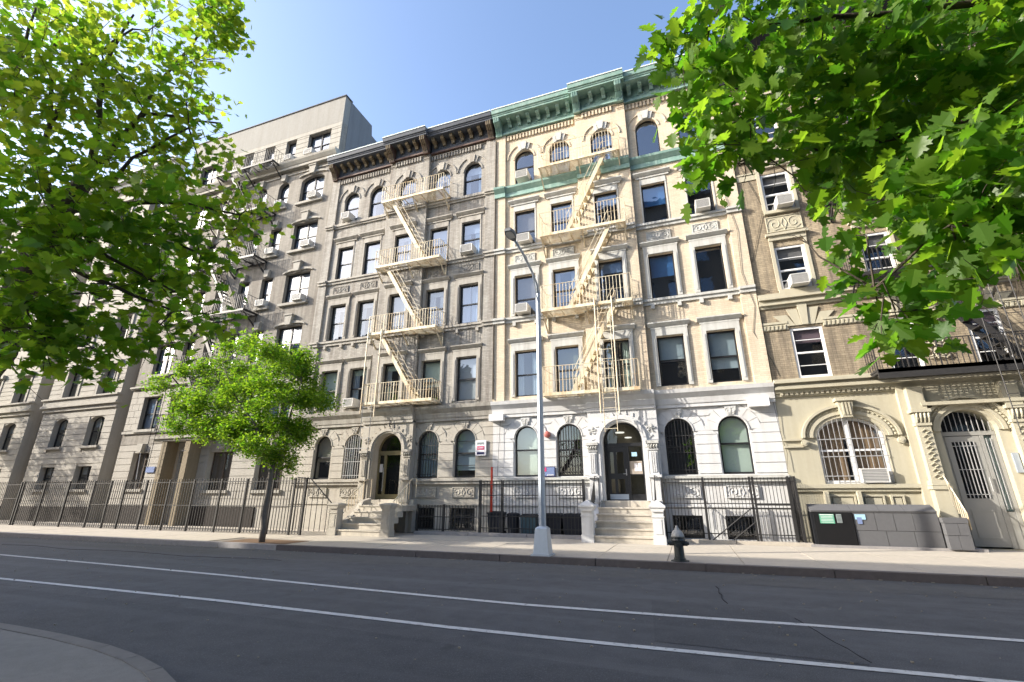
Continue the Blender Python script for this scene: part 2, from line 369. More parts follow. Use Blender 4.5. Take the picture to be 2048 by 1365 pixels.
def scroll(mb, cx, cz, w, h, y, r=.018):
    for s in (-1, 1):
        pts = []
        for i in range(15):
            a = i / 14 * 2.6 * math.pi; rr = h * .42 * (1 - i / 17)
            pts.append((cx + s * (w * .27 + rr * math.cos(a) * .9), y, cz + rr * math.sin(a)))
        mb.tube(pts, r, 4)
        mb.tube([(cx + s * w * .46, y, cz - h * .2), (cx + s * w * .3, y, cz - h * .4), (cx, y, cz - h * .25)], r, 4)
    mb.tube([(cx, y, cz + h * .4), (cx - w * .08, y, cz), (cx, y, cz - h * .42), (cx + w * .08, y, cz), (cx, y, cz + h * .4)], r * 1.2, 4)
def carved_panel(root, x0, x1, z0, z1, y, mat, fm=None):
    mb = MB(); mb.box(x0, x1, y - .02, y + .01, z0, z1)
    for a in ((x0, x1, z0, z0 + .03), (x0, x1, z1 - .03, z1), (x0, x0 + .03, z0 + .03, z1 - .03), (x1 - .03, x1, z0 + .03, z1 - .03)): mb.box(a[0], a[1], y - .045, y - .019, a[2], a[3])
    scroll(mb, (x0 + x1) / 2, (z0 + z1) / 2, x1 - x0, z1 - z0, y - .025)
    return mb.build('carved_panel', mat, root)
def moulding(root, name, x0, x1, prof, y, mat, ret=True):
    """prof: list of (z0, z1, projection)"""
    mb = MB()
    for z0, z1, p in prof: mb.box(x0 - (p * .6 if ret else 0), x1 + (p * .6 if ret else 0), y - p, y + .05, z0, z1)
    return mb.build(name, mat, root)

def courses(root, x0, x1, z0, z1, h, y, ops, mat, name='stone_block', thick=.03, gap=.022, maxlen=99, margin=0.0):
    n = max(1, round((z1 - z0) / h)); h = (z1 - z0) / n
    for j in range(n):
        a, b = z0 + j * h, z0 + (j + 1) * h; cur = [(x0, x1)]
        for o in ops:
            if o[3] + margin > a + .01 and o[2] < b - .01:
                nxt = []
                for s, e in cur:
                    if o[1] + margin <= s or o[0] - margin >= e: nxt.append((s, e)); continue
                    if o[0] - margin > s + .05: nxt.append((s, o[0] - margin))
                    if o[1] + margin < e - .05: nxt.append((o[1] + margin, e))
                cur = nxt
        for s, e in cur:
            k = max(1, math.ceil((e - s) / maxlen)); L = (e - s) / k; off = (L * .5 if (j % 2 and k > 1) else 0)
            cuts = [s] + [s + off + L * i for i in range(0 if off else 1, k)] + [e]
            for c0, c1 in zip(cuts, cuts[1:]):
                if c1 - c0 > .08:
                    pbox(name, c0 + (gap / 2 if c0 > s else 0), c1 - (gap / 2 if c1 < e else 0), y - thick, y, a + gap / 2, b - gap / 2, mat, root)

# ------------------------------------------------------------------ ground, road, sidewalk
MB().quad((-400, -300, -.02), (400, -300, -.02), (400, 400, -.02), (-400, 400, -.02)).build('ground', conc); struct(bpy.data.objects['ground'])
road = struct(MB().box(-200, 120, -1, 12.02, -.018, 0).build('road', asph))
def sheet(name, pts, z, mat, parent=None):
    return MB().poly([(x, y, z) for x, y in pts]).build(name, mat, parent)
def strip(name, pts, wd, z, mat, parent):
    mb = MB()
    for (a, b) in zip(pts, pts[1:]): mb.quad((a[0], a[1] - wd / 2, z), (b[0], b[1] - wd / 2, z), (b[0], b[1] + wd / 2, z), (a[0], a[1] + wd / 2, z))
    return mb.build(name, mat, parent)
strip('lane_line', [(-80, 9.0), (-26, 8.75), (-18.35, 8.52), (-13, 8.27), (-9.43, 8.07), (-6, 7.8), (-3.84, 7.66), (-2.54, 7.60), (0, 7.66), (1.2, 7.73), (3.43, 7.79), (9, 7.9), (30, 8)], .125, .008, paintl, road)
strip('lane_line', [(-80, 6.5), (-20, 6.28), (-13.2, 6.24), (-7.2, 6.22), (-4.5, 6.12), (-3.03, 6.06), (-1, 6.06), (0.86, 6.09), (2.1, 6.13), (9, 6.2), (30, 6.3)], .115, .008, paintl, road)
sheet('asphalt_lane', [(-80, 5.95), (-12, 5.72), (-7, 5.7), (-5.0, 5.64), (-3.0, 5.48), (-1.2, 5.28), (0, 5.2), (2, 5.35), (5, 5.3), (30, 5.4), (30, -.9), (-80, -.9)], .004, asph2, road)
sheet('asphalt_patch', [(-.75, 8.6), (1.1, 8.45), (1.5, 6.25), (-.55, 6.35)], .004, asph2, road)
sheet('gutter_strip', [(-80, 10.6), (30, 10.6), (30, 12.0), (-80, 12.0)], .004, asph3, road)
# crack in the asphalt near the far lane
MB().tube([(.28 + .012 * i + random.uniform(-.03, .03), 10.2 - .2 * i + random.uniform(-.04, .04), .005) for i in range(8)], .006, 4).build('asphalt_crack', roomd, road)
MB().tube([(1.15 + .05 * i + random.uniform(-.02, .02), 8.1 - .22 * i, .003) for i in range(9)], .0035, 4).build('asphalt_crack', roomd, road)
for (cx_, cy_, L_, sg_) in ((-16, 10.2, 12, -1),):
    pts_ = [(cx_ - L_ / 2 + L_ * i / 30, cy_ + .12 * math.sin(i * .5) + random.uniform(-.04, .04), .005) for i in range(31)]
    MB().tube(pts_, .0045, 4).build('asphalt_crack', roomd, road)
deb = MB()
for i in range(420):
    x_, y_ = random.uniform(-22, 7), random.uniform(4.2, 12.0); r_ = random.uniform(.004, .014)
    deb.box(x_ - r_, x_ + r_, y_ - r_ * .7, y_ + r_ * .7, .009, .009 + r_)
for i in range(160):
    x_, y_ = random.uniform(-30, 9), 12.0 - abs(random.gauss(0, .15)); r_ = random.uniform(.01, .03)
    deb.box(x_ - r_, x_ + r_, y_ - r_ * .7, y_ + r_ * .7, .009, .012 + r_ * .3)
deb.build('road_grit', surf('grit', (.26, .24, .2), var=.5), road)['kind'] = 'stuff'
# near sidewalk corner
near = struct(MB().prism_z([(-60, -3), (-60, 3.98), (-8.04, 3.97), (-7.05, 3.93), (-6.1, 3.84), (-5.45, 3.72), (-4.9, 3.56), (-4.3, 3.3), (-3.7, 2.9), (-3.2, 2.4), (-2.9, 1.6), (-2.9, -3)], .001, .045).build('sidewalk_near', surf('old_concrete', (.20, .195, .185), var=.25, bump=.3, bscale=60)))
pts = [(-60, 3.98), (-8.04, 3.97), (-7.05, 3.93), (-6.1, 3.84), (-5.45, 3.72), (-4.9, 3.56), (-4.3, 3.3), (-3.7, 2.9), (-3.2, 2.4), (-2.9, 1.6)]
mb = MB()
for a, b in zip(pts, pts[1:]):
    d = Vector((b[0] - a[0], b[1] - a[1], 0)).normalized(); n = Vector((-d.y, d.x, 0)) * .15
    mb.prism_z([a, b, (b[0] + n.x, b[1] + n.y), (a[0] + n.x, a[1] + n.y)], .001, .055)
mb.build('kerb_near', surf('old_kerb', (.16, .155, .15), var=.3), near)
# far sidewalk: slabs over a joint bed
bed = struct(MB().box(-200, 60, 12.2, 18.6, -.01, .13).build('sidewalk', concgap))
xs = [-46 + 1.62 * i for i in range(38)]
ys = [12.26, 13.75, 15.25, 16.75]
for i in range(len(xs) - 1):
    for j in range(3):
        x0, x1 = xs[i], xs[i + 1]; dz = random.uniform(-.003, .003)
        if j == 0 and x0 < -12.2 and x1 > -13.6: continue
        pbox('sidewalk_slab', x0 + .008, x1 - .008, ys[j] + .008, ys[j + 1] - .008, .1305 + dz, .15 + dz, conc, bed)
pbox('areaway_paving', -34, 8.9, 16.76, 17.7, .12, .148, conc, bed)
pbox('sidewalk_slab', -200, -46.1, 12.26, 18, .1305, .15, conc, bed); pbox('sidewalk_slab', 14, 60, 12.26, 18, .1305, .15, conc, bed)
# tree pit
MB().box(-14.5, -11.9, 12.27, 13.3, .1305, .156).build('tree_pit', dirt, bed)
kerb = struct(MB().box(-200, 60, 12.09, 12.2, -.01, .142).build('kerb', kerbst))
for i in range(24):
    x0 = -46 + 2.43 * i; pbox('kerb_stone', x0 + .01, x0 + 2.42, 12.03, 12.245, .0, .152, kerbm if x0 < -14 else kerbst, kerb)  # sunlit left kerb and shadowed black right kerb put into the stone colours
strip('kerb_cap', [(-46, 12.2), (12, 12.2)], .07, .1555, kerbm, kerb)

# ------------------------------------------------------------------ facade of the two five-storey twins
def shell(root, x0, x1, ztop, mat, dep=13, y=18.5):
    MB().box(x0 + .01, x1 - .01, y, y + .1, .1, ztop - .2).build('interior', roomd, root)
    MB().box(x0, x1, y + .1, y + dep, .1, ztop - .1).build('core_wall', mat, root)
    MB().box(x0 + .2, x1 - .2, y - .2, y + dep - .2, ztop - .1, ztop).build('roof', tarroof, root)

def hood(root, xa, xb, z, y, mat):
    mb = MB(); mb.box(xa - .2, xb + .2, y - .07, y + .02, z, z + .09)
    mb.prism_x([(y + .02, z + .09), (y - .1, z + .09), (y - .2, z + .2), (y - .2, z + .25), (y + .02, z + .25)], xa - .28, xb + .28)
    return mb.build('window_hood', mat, root)

def twin(root, x0, x1, cols, c0, c1, wallm, trim, groundm, cornm, facm, modm, bandm, flash, spec, gnd):
    YW = 18.0; YC = 17.77; W = .985
    zr = {2: (5.46, 7.42), 3: (9.04, 10.97), 4: (12.47, 14.38), 5: (15.93, 17.85)}
    zc = {2: (5.46, 7.40), 3: (8.98, 10.93), 4: (12.38, 14.28), 5: (15.85, 17.70)}
    cx3 = cols[2]
    def ops(ci):
        z = zc if ci == 2 else zr
        return [(cols[ci] - W / 2, cols[ci] + W / 2, z[f][0], z[f][1], W / 2 if f == 5 else 0) for f in (2, 3, 4, 5)]
    for a_, b_, oo_ in ((x0 + .45, c0, ops(0) + ops(1)), (c1, x1 - .45, ops(3) + ops(4))):
        mb = MB(); wall(mb, a_, b_, 5.3, 19.4, YW, .45, oo_, False); mb.build('side_bay_wall', wallm, root)
    mb = MB(); wall(mb, c0, c1, 5.3, 19.4, YC, .45, ops(2)); mb.build('centre_bay_wall', wallm, root)
    for a, b in ((x0, x0 + .52), (x1 - .52, x1)): pbox('corner_pilaster', a, b, 17.90, 18.45, 5.3, 18.93, wallm, root)
    # windows with their trim
    for ci in range(5):
        y = YC if ci == 2 else YW
        for (xa, xb, za, zb, rise), f in zip(ops(ci), (2, 3, 4, 5)):
            kw = spec.get((f, ci), {}); window(root, xa, xb, za, zb, y, rise, **kw)
            if f < 5:
                hood(root, xa, xb, zb + .3, y, trim)
                mb = MB()
                if f in (2, 3):
                    for s in (xa - .17, xb + .0): mb.box(s, s + .17, y - .07, y + .01, za, zb + .02); mb.box(s + .05, s + .12, y - .09, y - .069, za + .12, zb - .1)
                    mb.box(xa - .17, xb + .17, y - .06, y + .01, zb + .022, zb + .3)
                else:
                    mb.box(xa - .05, xb + .05, y - .03, y + .01, zb, zb + .3)
                    for s in (xa - .06, xb + .0): mb.box(s, s + .06, y - .02, y + .01, za, zb)
                mb.build('window_surround', trim, root)
            else:
                zt = zb - rise; r = W / 2
                mb = MB(); po = arcpts(xa - .07, xb + .07, zt, r + .07, 18); pi_ = arcpts(xa, xb, zt, r, 18); mb.band(pi_, po, y - .035, y + .01); mb.build('arch_moulding', wallm, root); mb = MB()
                po = arcpts(xa - .38, xb + .38, zt + .05, r + .36, 20); pi_ = arcpts(xa - .33, xb + .33, zt + .05, r + .31, 20)
                mb.band(pi_[:9], po[:9], y - .05, y + .01).build('hood_arc', wallm, root); MB().band(pi_[12:], po[12:], y - .05, y + .01).build('hood_arc', wallm, root)
                cx = (xa + xb) / 2
                MB().prism_y([(cx - .1, zb - .02), (cx + .1, zb - .02), (cx + .17, zb + .42), (cx - .17, zb + .42)], y - .12, y + .01).build('keystone', trim, root)
                for s in (-1, 1): MB().prism_y([(cx + s * .115, zb - .03), (cx + s * .22, zb - .06), (cx + s * .33, zb + .3), (cx + s * .185, zb + .34)], y - .07, y + .01).build('keystone', trim, root)
        for z0, z1 in ((11.62, 12.02),):
            if ci != 2: carved_panel(root, cols[ci] - .48, cols[ci] + .48, z0, z1, YW, trim if wallm is cream else wallm)
    # string courses
    for z, nm in ((8.99, 'sill_course'), (12.44, 'sill_course')):
        for a, b, y in ((x0, x0 + .54, 17.90), (x0 + .54, c0, YW), (c0, c1, YC - .03), (c1, x1 - .54, YW), (x1 - .54, x1, 17.90)):
            MB().box(a, b, y - .13, y + .02, z - .1, z).box(a, b, y - .07, y + .02, z - .24, z - .1).build(nm, trim, root)
    for ci in (0, 1, 3, 4):
        for s in (-1, 1): pbox('sill_bracket', cols[ci] + s * .5 - .07, cols[ci] + s * .5 + .07, YW - .12, YW, 8.58, 8.75, trim, root)
    zb0 = 15.24 if bandm is green else 15.62
    for a, b, y in ((x0, x0 + .54, 17.90), (x0 + .54, c0, YW), (c0, c1, YC - .03), (c1, x1 - .54, YW), (x1 - .54, x1, 17.90)):
        m2 = MB().box(a, b, y - .08, y + .02, zb0, zb0 + (.22 if bandm is green else .1))
        if bandm is green: m2.prism_x([(y + .02, zb0 + .22), (y - .09, zb0 + .22), (y - .24, zb0 + .40), (y - .26, zb0 + .5), (y + .02, zb0 + .56)], a, b)
        else: m2.box(a, b, y - .14, y + .02, zb0 + .1, zb0 + .24)
        m2.build('top_floor_band', bandm, root)
    # dentil bands
    mb = MB()
    for a, b, y in ((x0 + .6, c0 - .03, YW), (c0 + .35, c1 - .35, YC), (c1 + .03, x1 - .6, YW)):
        mb.box(a, b, y - .05, y + .01, 18.84, 18.9)
        k = int((b - a) / .165)
        for i in range(k): mb.box(a + i * .165, a + i * .165 + .085, y - .09, y + .01, 18.58, 18.84); mb.box(a + i * .165 - .02, a + i * .165 + .105, y - .05, y + .01, 18.62, 18.68)
    for s in (c0, c1 - .35):
        for q in range(4): mb.box(s, s + .35, YC - .02 - .02 * (q % 2), YC + .01, 18.56 + q * .08, 18.6 + q * .08)
    mb.build('dentil_band', wallm, root)
    # main cornice
    segs = ((x0 + .02, c0, 17.92, 0), (c0, c1, 17.69, .0), (c1, x1 - .02, 17.92, 0))
    for si, (a, b, y, dz) in enumerate(segs):
        MB().box(a, b, y - .1, y + .5, 18.92, 19.0).box(a, b, y - .06, y + .5, 19.0, 19.06).build('cornice_bed', cornm, root)
        fz = MB().box(a, b, y, y + .5, 19.06, 19.72)
        k = max(1, int((b - a) / 1.15))
        for i in range(k):
            xm = a + (b - a) * (i + .5) / k; scroll(fz, xm, 19.3, 1.05, .26, y - .008, .013)
        fz.build('cornice_frieze', slate if cornm is maroon else bandm, root)
        e = .2 if si == 1 else 0
        MB().prism_x([(y + .02, 19.66), (y - .62, 19.62), (y - .62, 19.70), (y - .66, 19.72), (y - .66, 19.78), (y - .72, 19.80), (y - .76, 19.99), (y + .4, 20.0), (y + .4, 19.66)], a - e * .6, b + e * .6).build('cornice_crown', facm, root)
        MB().box(a - e * .6, b + e * .6, y - .79, y + .55, 20.002, 20.05).build('roof_edge', flash, root)
        k = max(2, round((b - a) / .52))
        for i in range(k):
            xm = a + .28 + (b - a - .56) * i / (k - 1)
            if si == 1 and (i == 0 or i == k - 1): continue
            pgon_x('modillion', (y, 1), [(y, 19.3), (y - .1, 19.3), (y - .16, 19.42), (y - .42, 19.5), (y - .45, 19.63), (y, 19.63)], xm - .085, xm + .085, modm, root)
    for xm, y in ((x0 + .22, 17.92), (x1 - .22, 17.92), (c0 + .16, 17.69), (c1 - .16, 17.69)):
        pgon_x('cornice_bracket', (y, 2), [(y, 18.86), (y - .14, 18.86), (y - .18, 19.05), (y - .3, 19.25), (y - .55, 19.42), (y - .6, 19.66), (y, 19.66)], xm - .16, xm + .16, cornm, root)
        for q in (-.1, 0, .1): pgon_x('bracket_flute', (y, 3, 0), [(y - .14, 18.9), (y - .17, 18.9), (y - .21, 19.05), (y - .33, 19.23), (y - .58, 19.4), (y - .63, 19.6), (y - .55, 19.6)], xm + q - .025, xm + q + .025, cornm if cornm is green else modm, root)
    # cornice above the ground floor
    for a, b, y in ((x0, c0 - .1, YW - .05), (c0 - .1, c1 + .1, YC - .06), (c1 + .1, x1, YW - .05)):
        MB().box(a, b, y - .05, y + .4, 4.62, 4.75).prism_x([(y + .3, 4.75), (y - .08, 4.75), (y - .12, 4.95), (y - .27, 5.12), (y - .30, 5.26), (y + .3, 5.32)], a, b).build('base_cornice', groundm if groundm is white_g else trim, root)
    # ground floor
    g = gnd; gc = g['cols']; dc = gc[2]; zs, r = 3.76, .49
    gops = [(gc[i] - .49, gc[i] + .49, 2.27, 4.25, .49) for i in (0, 1, 3, 4)]
    bops = g['bops']
    for a_, b_, oo_ in ((x0, c0 - .1, gops[:2] + [o for o in bops if o[1] < c0]), (c1 + .1, x1, gops[2:] + [o for o in bops if o[0] > c1])):
        mb = MB(); wall(mb, a_, b_, .1, 4.7, YW + .03, .45, oo_); mb.build('ground_floor_wall', groundm, root)
    dop = (dc - .73, dc + .73, 1.4, 4.2, .73)
    mb = MB(); wall(mb, c0 - .1, c1 + .1, .1, 4.7, YC - .04, .5, [dop]); mb.build('entrance_wall', groundm, root)
    for i, o in zip((0, 1, 3, 4), gops):
        window(root, *o[:4], YW + .03, o[4], **g['win'].get(i, {}))
        po = arcpts(o[0] - .035, o[1] + .035, zs, .525); pi_ = arcpts(o[0], o[1], zs, .49)
        MB().band(pi_, po, YW - .03, YW + .03).build('arch_moulding', groundm, root)
    Rv = .92
    for (sa, sb, cs) in ((x0, c0 - .1, gc[:2]), (c1 + .1, x1, gc[3:])):
        n = 7; h = (4.62 - 2.3) / n
        for j in range(n):
            a, b = 2.3 + j * h + .011, 2.3 + (j + 1) * h - .011
            edges = [sa]
            def half(z): return .53 if z <= zs else (math.sqrt(max(0, Rv ** 2 - (z - zs) ** 2)) if z - zs < Rv else 0)
            prev = None; polys = []; left = ((sa, sa))
            for c in cs:
                ha, hb = half(a), half(b)
                if a > zs - .1: ha = max(ha, Rv if a < zs + .05 else ha); 
                polys.append(((left[0], a), (c - ha, a), (c - hb, b), (left[1], b))); left = (c + ha, c + hb)
            polys.append(((left[0], a), (sb, a), (sb, b), (left[1], b)))
            for p in polys:
                if p[1][0] - p[0][0] > .06: MB().prism_y(p, YW, YW + .032).build('stone_block', groundm, root)
        for c in cs:
            for q in range(7):
                a0 = math.pi * q / 7 + .012; a1 = math.pi * (q + 1) / 7 - .012; ro = Rv - .02; ri = .53
                y = YW
                if q == 3: 
                    MB().prism_y([(c - .11, zs + ri - .01), (c + .11, zs + ri - .01), (c + .2, 4.60), (c - .2, 4.60)], YW - .05, YW + .032).build('keystone', groundm, root)
                    kk = MB(); scroll(kk, c, 4.42, .26, .3, YW - .055, .01); kk.build('keystone_carving', trim, root); continue
                pp = [(c + rr * math.cos(aa), zs + rr * math.sin(aa)) for rr, aa in ((ri, a0), (ro, a0), (ro, a1), (ri, a1))]
                MB().prism_y([(x, min(z, 4.6)) for x, z in pp], y - .005, YW + .032).build('voussoir', groundm, root)
    for a, b, y in ((x0, c0 - .1, YW), (c1 + .1, x1, YW)):
        MB().box(a, b, y - .16, y + .02, 2.14, 2.23).box(a, b, y - .1, y + .02, 2.02, 2.14).build('ground_sill_course', trim, root)
        MB().box(a, b, y - .02, y + .02, 1.2, 1.24).build('plinth_moulding', groundm, root)
    for i in (0, 1, 3, 4): carved_panel(root, gc[i] - .5, gc[i] + .5, 1.5, 1.9, YW + .01, groundm)
    # entrance arch, pilasters
    yE = YC - .04
    mb = MB(); zt = 4.2 - .73
    for k, (r0, r1, p) in enumerate(((.73, .80, .05), (.80, .90, .09), (.90, .94, .05))):
        mb.band(arcpts(dc - r0, dc + r0, zt, r0, 20), arcpts(dc - r1, dc + r1, zt, r1, 20), yE - p, yE + .01)
        for s in (-1, 1): mb.box(min(dc + s * r0, dc + s * r1), max(dc + s * r0, dc + s * r1), yE - p, yE + .01, 1.4, zt)
    mb.build('entrance_arch_moulding', groundm, root)
    mb = MB(); 
    for q in range(13):
        a = math.pi * (q + .5) / 13; mb.tube([(dc + 1.0 * math.cos(a), yE - .01, zt + 1.0 * math.sin(a)), (dc + 1.12 * math.cos(a + .05), yE - .01, zt + 1.12 * math.sin(a + .05))], .03, 4)
    mb.build('arch_carving', groundm, root)['kind'] = 'stuff'
    for s in (-1, 1):
        xc = dc + s * 1.08; y = yE
        mb = MB(); mb.box(xc - .19, xc + .19, y - .2, y + .01, .15, 1.32).box(xc - .22, xc + .22, y - .24, y + .01, 2.18, 2.27).box(xc - .22, xc + .22, y - .23, y + .01, 1.32, 1.42)
        mb.box(xc - .15, xc + .15, y - .13, y + .01, 1.42, 2.18).box(xc - .15, xc + .15, y - .13, y + .01, 2.27, 3.12)
        for q in (-.1, -.03, .04): mb.box(xc + q, xc + q + .045, y - .16, y - .129, 2.36, 3.05)
        mb.box(xc - .19, xc + .19, y - .17, y + .01, 3.12, 3.17); mb.build('pilaster', groundm, root)
        cp = MB(); cp.prism_x([(y, 3.17), (y - .14, 3.17), (y - .2, 3.32), (y, 3.32)], xc - .17, xc + .17)
        cp.box(xc - .22, xc + .22, y - .25, y + .01, 3.34, 3.44)
        for q in (-.13, -.04, .05, .14): cp.tube([(xc + q, y - .17, 3.18), (xc + q, y - .23, 3.25), (xc + q + .03, y - .2, 3.31)], .024, 5)
        cp.build('capital', trim, root)
        og = MB(); 
        for q in range(5): a = q * 1.257; og.tube([(xc, y - .02, 3.9), (xc + .12 * math.cos(a), y - .03, 3.9 + .12 * math.sin(a)), (xc + .16 * math.cos(a + .4), y - .015, 3.9 + .16 * math.sin(a + .4))], .02, 4)
        og.build('carved_rosette', trim, root)
    return dc

def stoop(root_label, x0, x1, ybase, n, z1, yd, mat, newm, nxl, nxr, landing):
    """steps with two newels: a thing of its own"""
    root = thing('entrance_steps', ((x0 + x1) / 2, ybase, .15), root_label, 'steps')
    h = (z1 - .15) / (n + 1); td = .29
    for k in range(n):
        ye = ybase + td * k; z = .15 + h * (k + 1)
        yend = ybase + td * (k + 1) + .04 if k < n - 1 else yd
        mb = MB().box(x0, x1, ye + .03, yend + .1, .15 if k == 0 else z - h - .01, z - .05); mb.box(x0 - .03, x1 + .03, ye, yend + .02, z - .05, z)
        mb.build('step', mat, root)
    pbox('door_sill', x0 + .15, x1 - .15, yd - .02, yd + .42, .15, z1 - .005, mat, root)
    for xc, wd in ((nxl, .36), (nxr, .34)):
        y = ybase - .05; a, b = xc - wd / 2, xc + wd / 2; hw = wd / 2
        mb = MB(); mb.box(a - .02, b + .02, y - .02, y + wd + .02, .15, .38); mb.box(a, b, y, y + wd, .38, .93)
        mb.box(a + .07, b - .07, y - .015, y + .01, .45, .88)
        mb.box(a - .02, b + .02, y - .02, y + wd + .02, .93, .965); mb.box(a, b, y, y + wd, .965, 1.1)
        mb.prism_y([(a, 1.1), (b, 1.1), (b + .07, 1.22), (a - .07, 1.22)], y - .05, y + wd + .05); mb.box(a - .08, b + .08, y - .08, y + wd + .08, 1.22, 1.27)
        n0 = len(mb.v); cx, cy = xc, y + hw; q = hw + .08
        mb.v += [(cx - q, cy - q, 1.27), (cx + q, cy - q, 1.27), (cx + q, cy + q, 1.27), (cx - q, cy + q, 1.27)]
        if newm is white_g: mb.v += [(cx, cy, 1.45)]; mb.f += [(n0, n0 + 1, n0 + 4), (n0 + 1, n0 + 2, n0 + 4), (n0 + 2, n0 + 3, n0 + 4), (n0 + 3, n0, n0 + 4)]
        else: mb.v += [(cx - .1, cy - .1, 1.31), (cx + .1, cy - .1, 1.31), (cx + .1, cy + .1, 1.31), (cx - .1, cy + .1, 1.31)]; mb.f += [(n0, n0 + 1, n0 + 5, n0 + 4), (n0 + 1, n0 + 2, n0 + 6, n0 + 5), (n0 + 2, n0 + 3, n0 + 7, n0 + 6), (n0 + 3, n0, n0 + 4, n0 + 7), (n0 + 4, n0 + 5, n0 + 6, n0 + 7)]
        mb.build('newel', newm, root)
        # curved cheek wall rising to the door
        sgn = 1 if xc > (x0 + x1) / 2 else -1; xx = x1 if sgn > 0 else x0
        if sgn > 0 and newm is beigest: continue
        prof = [(ybase + wd - .05, .15), (ybase + wd - .05, .66), (ybase + .6, .72), (ybase + .9, .86), (ybase + 1.2, 1.08), (ybase + 1.45, 1.36), (yd - .3, 1.46), (yd - .3, .15)]
        MB().prism_x(prof, min(xx, xx + sgn * .2), max(xx, xx + sgn * .2)).build('cheek_wall', newm, root)
    return root

# --- cream building
B = thing('cream_building', (-2.1, 18, .15), 'cream five storey building with green bracketed cornice and white painted ground floor', 'building')
blw = dict(gls=gl_a, blind=(blindw, 1)); 
S_B = {(5, 0): dict(gls=gl_b), (5, 1): dict(gls=gl_b, curtain=(blindw, .3)), (5, 2): dict(gls=gl_b, curtain=(curt, .3)), (5, 3): dict(gls=gl_b, mid=False), (5, 4): dict(gls=gl_b, mid=False),
       (4, 0): dict(gls=gl_a, blind=(surf('taupe_shade', (.17, .16, .16), bump=0), .62), midf=.42), (4, 1): dict(gls=gl_b, blind=(curt, .35)), (4, 2): dict(gls=gl_b, blind=(curt, .3)), (4, 3): dict(gls=gl_b, mid=False, blind=(surf('sky_reflection_blue', (.06, .17, .34), bump=0), .5)), (4, 4): dict(gls=gl_a, midf=.3),  # deep blue blind colour paints in the sky's reflection, here and one floor down
       (3, 0): dict(gls=gl_a, blind=(MATS['taupe_shade'], .62), midf=.42), (3, 1): dict(gls=gl_b, curtain=(curt, .25)), (3, 2): dict(gls=gl_b, blind=(curt, .25)), (3, 3): dict(gls=gl_b, mid=False, blind=(MATS['sky_reflection_blue'], .48)), (3, 4): dict(gls=gl_a, mid=False),
       (2, 0): dict(gls=gl_a, curtain=(blindb, .3), midf=.48), (2, 1): dict(gls=gl_a, blind=(surf('olive_louvre', (.12, .13, .09), bump=0), .9)), (2, 2): dict(gls=gl_a, curtain=(blindg, .3)), (2, 3): dict(gls=gl_a, blind=(blindb, .45)), (2, 4): dict(gls=gl_a, blind=(blindb, .72))}
gB = dict(cols=[-5.93, -4.16, -2.13, -.12, 1.68], win={0: dict(gls=gl_a, blind=(blindg, 1.05), midf=.52), 1: dict(gls=gl_a, bars=(irongr, 9), blind=(blindg, .3)), 3: dict(gls=gl_a, bars=(iron, 9)), 4: dict(gls=gl_a, blind=(blindg, 1.05), midf=.52)},
          bops=[(-.62, .34, .2, .93, 0), (1.05, 1.98, .2, .93, 0)])
shell(B, -7.35, 3.12, 19.8, cream)
dB = twin(B, -7.35, 3.12, [-5.88, -4.1, -2.07, -.06, 1.74], -3.25, -.92, cream, white_t, white_g, green, green, green, green, whitefl, S_B, gB)
for o in gB['bops']: window(B, o[0], o[1], o[2], o[3], 18.03, fr=blackf, mid=False, gls=gl_a)
stB = stoop('stone steps to the black arched door between two white newel posts with pointed caps', -3.03, -1.17, 16.05, 5, 1.4, 17.74, step_m, white_g, -3.21, -.99, 1)
# black door
mb = MB(); y = 18.1; za, zb = 1.4, 3.32
mb.box(-2.86, -2.78, y, y + .08, za, 3.5).box(-1.48, -1.40, y, y + .08, za, 3.5).box(-2.78, -1.48, y + .001, y + .08, 3.32, 3.44)
mb.box(-2.03, -1.95, y, y + .08, za, 3.32)
mb.band(arcpts(-2.80, -1.46, 3.47, .67), arcpts(-2.86, -1.40, 3.47, .73), y, y + .08)
fB = mb.build('door_frame', blackf, B)
d = MB(); x0, x1 = -2.775, -2.035; yy = y + .02
for a in ((x0, x0 + .12, za + .02, zb), (x1 - .12, x1, za + .02, zb), (x0 + .12, x1 - .12, zb - .2, zb), (x0 + .12, x1 - .12, za + .75, za + .95), (x0 + .12, x1 - .12, za + .02, za + .25), (x0 + .26, x0 + .36, za + .25, za + .75), (x0 + .26, x0 + .36, za + .95, zb - .2)):
    d.box(a[0], a[1], yy, yy + .05, a[2], a[3])
dd = d.build('door', blackf, B)
MB().quad((x0, yy + .03, za), (x1, yy + .03, za), (x1, yy + .03, zb), (x0, yy + .03, zb)).build('door_glass', gl_c, dd)
pbox('kick_plate', x0 + .05, x1 - .02, yy - .01, yy, za + .04, za + .22, zinc, dd)
h = MB().box(x1 - .06, x1 - .03, yy - .05, yy, 2.27, 2.5).tube([(x1 - .045, yy - .06, 2.33), (x1 - .16, yy - .06, 2.33)], .012, 5); h.build('door_handle', bars_w, dd)
sg = MB().quad((-1.95, y + .05, za), (-1.48, y + .05, za), (-1.48, y + .05, zb), (-1.95, y + .05, zb)).build('side_light', gl_c, fB)
MB().box(-1.95, -1.48, y + .03, y + .07, 1.42, 1.62).box(-1.95, -1.48, y + .03, y + .07, 2.28, 2.31).build('side_light_rail', blackf, fB)
MB().poly([(-2.80, y + .05, 3.44), (-1.46, y + .05, 3.44)] + [(x, y + .05, z) for x, z in reversed(arcpts(-2.80, -1.46, 3.47, .67))]).build('transom_glass', gl_c, fB)
pbox('paper_notice', -1.95, -1.50, y + .035, y + .045, 2.32, 2.78, surf('kraft_paper', (.36, .31, .26), bump=0), fB)
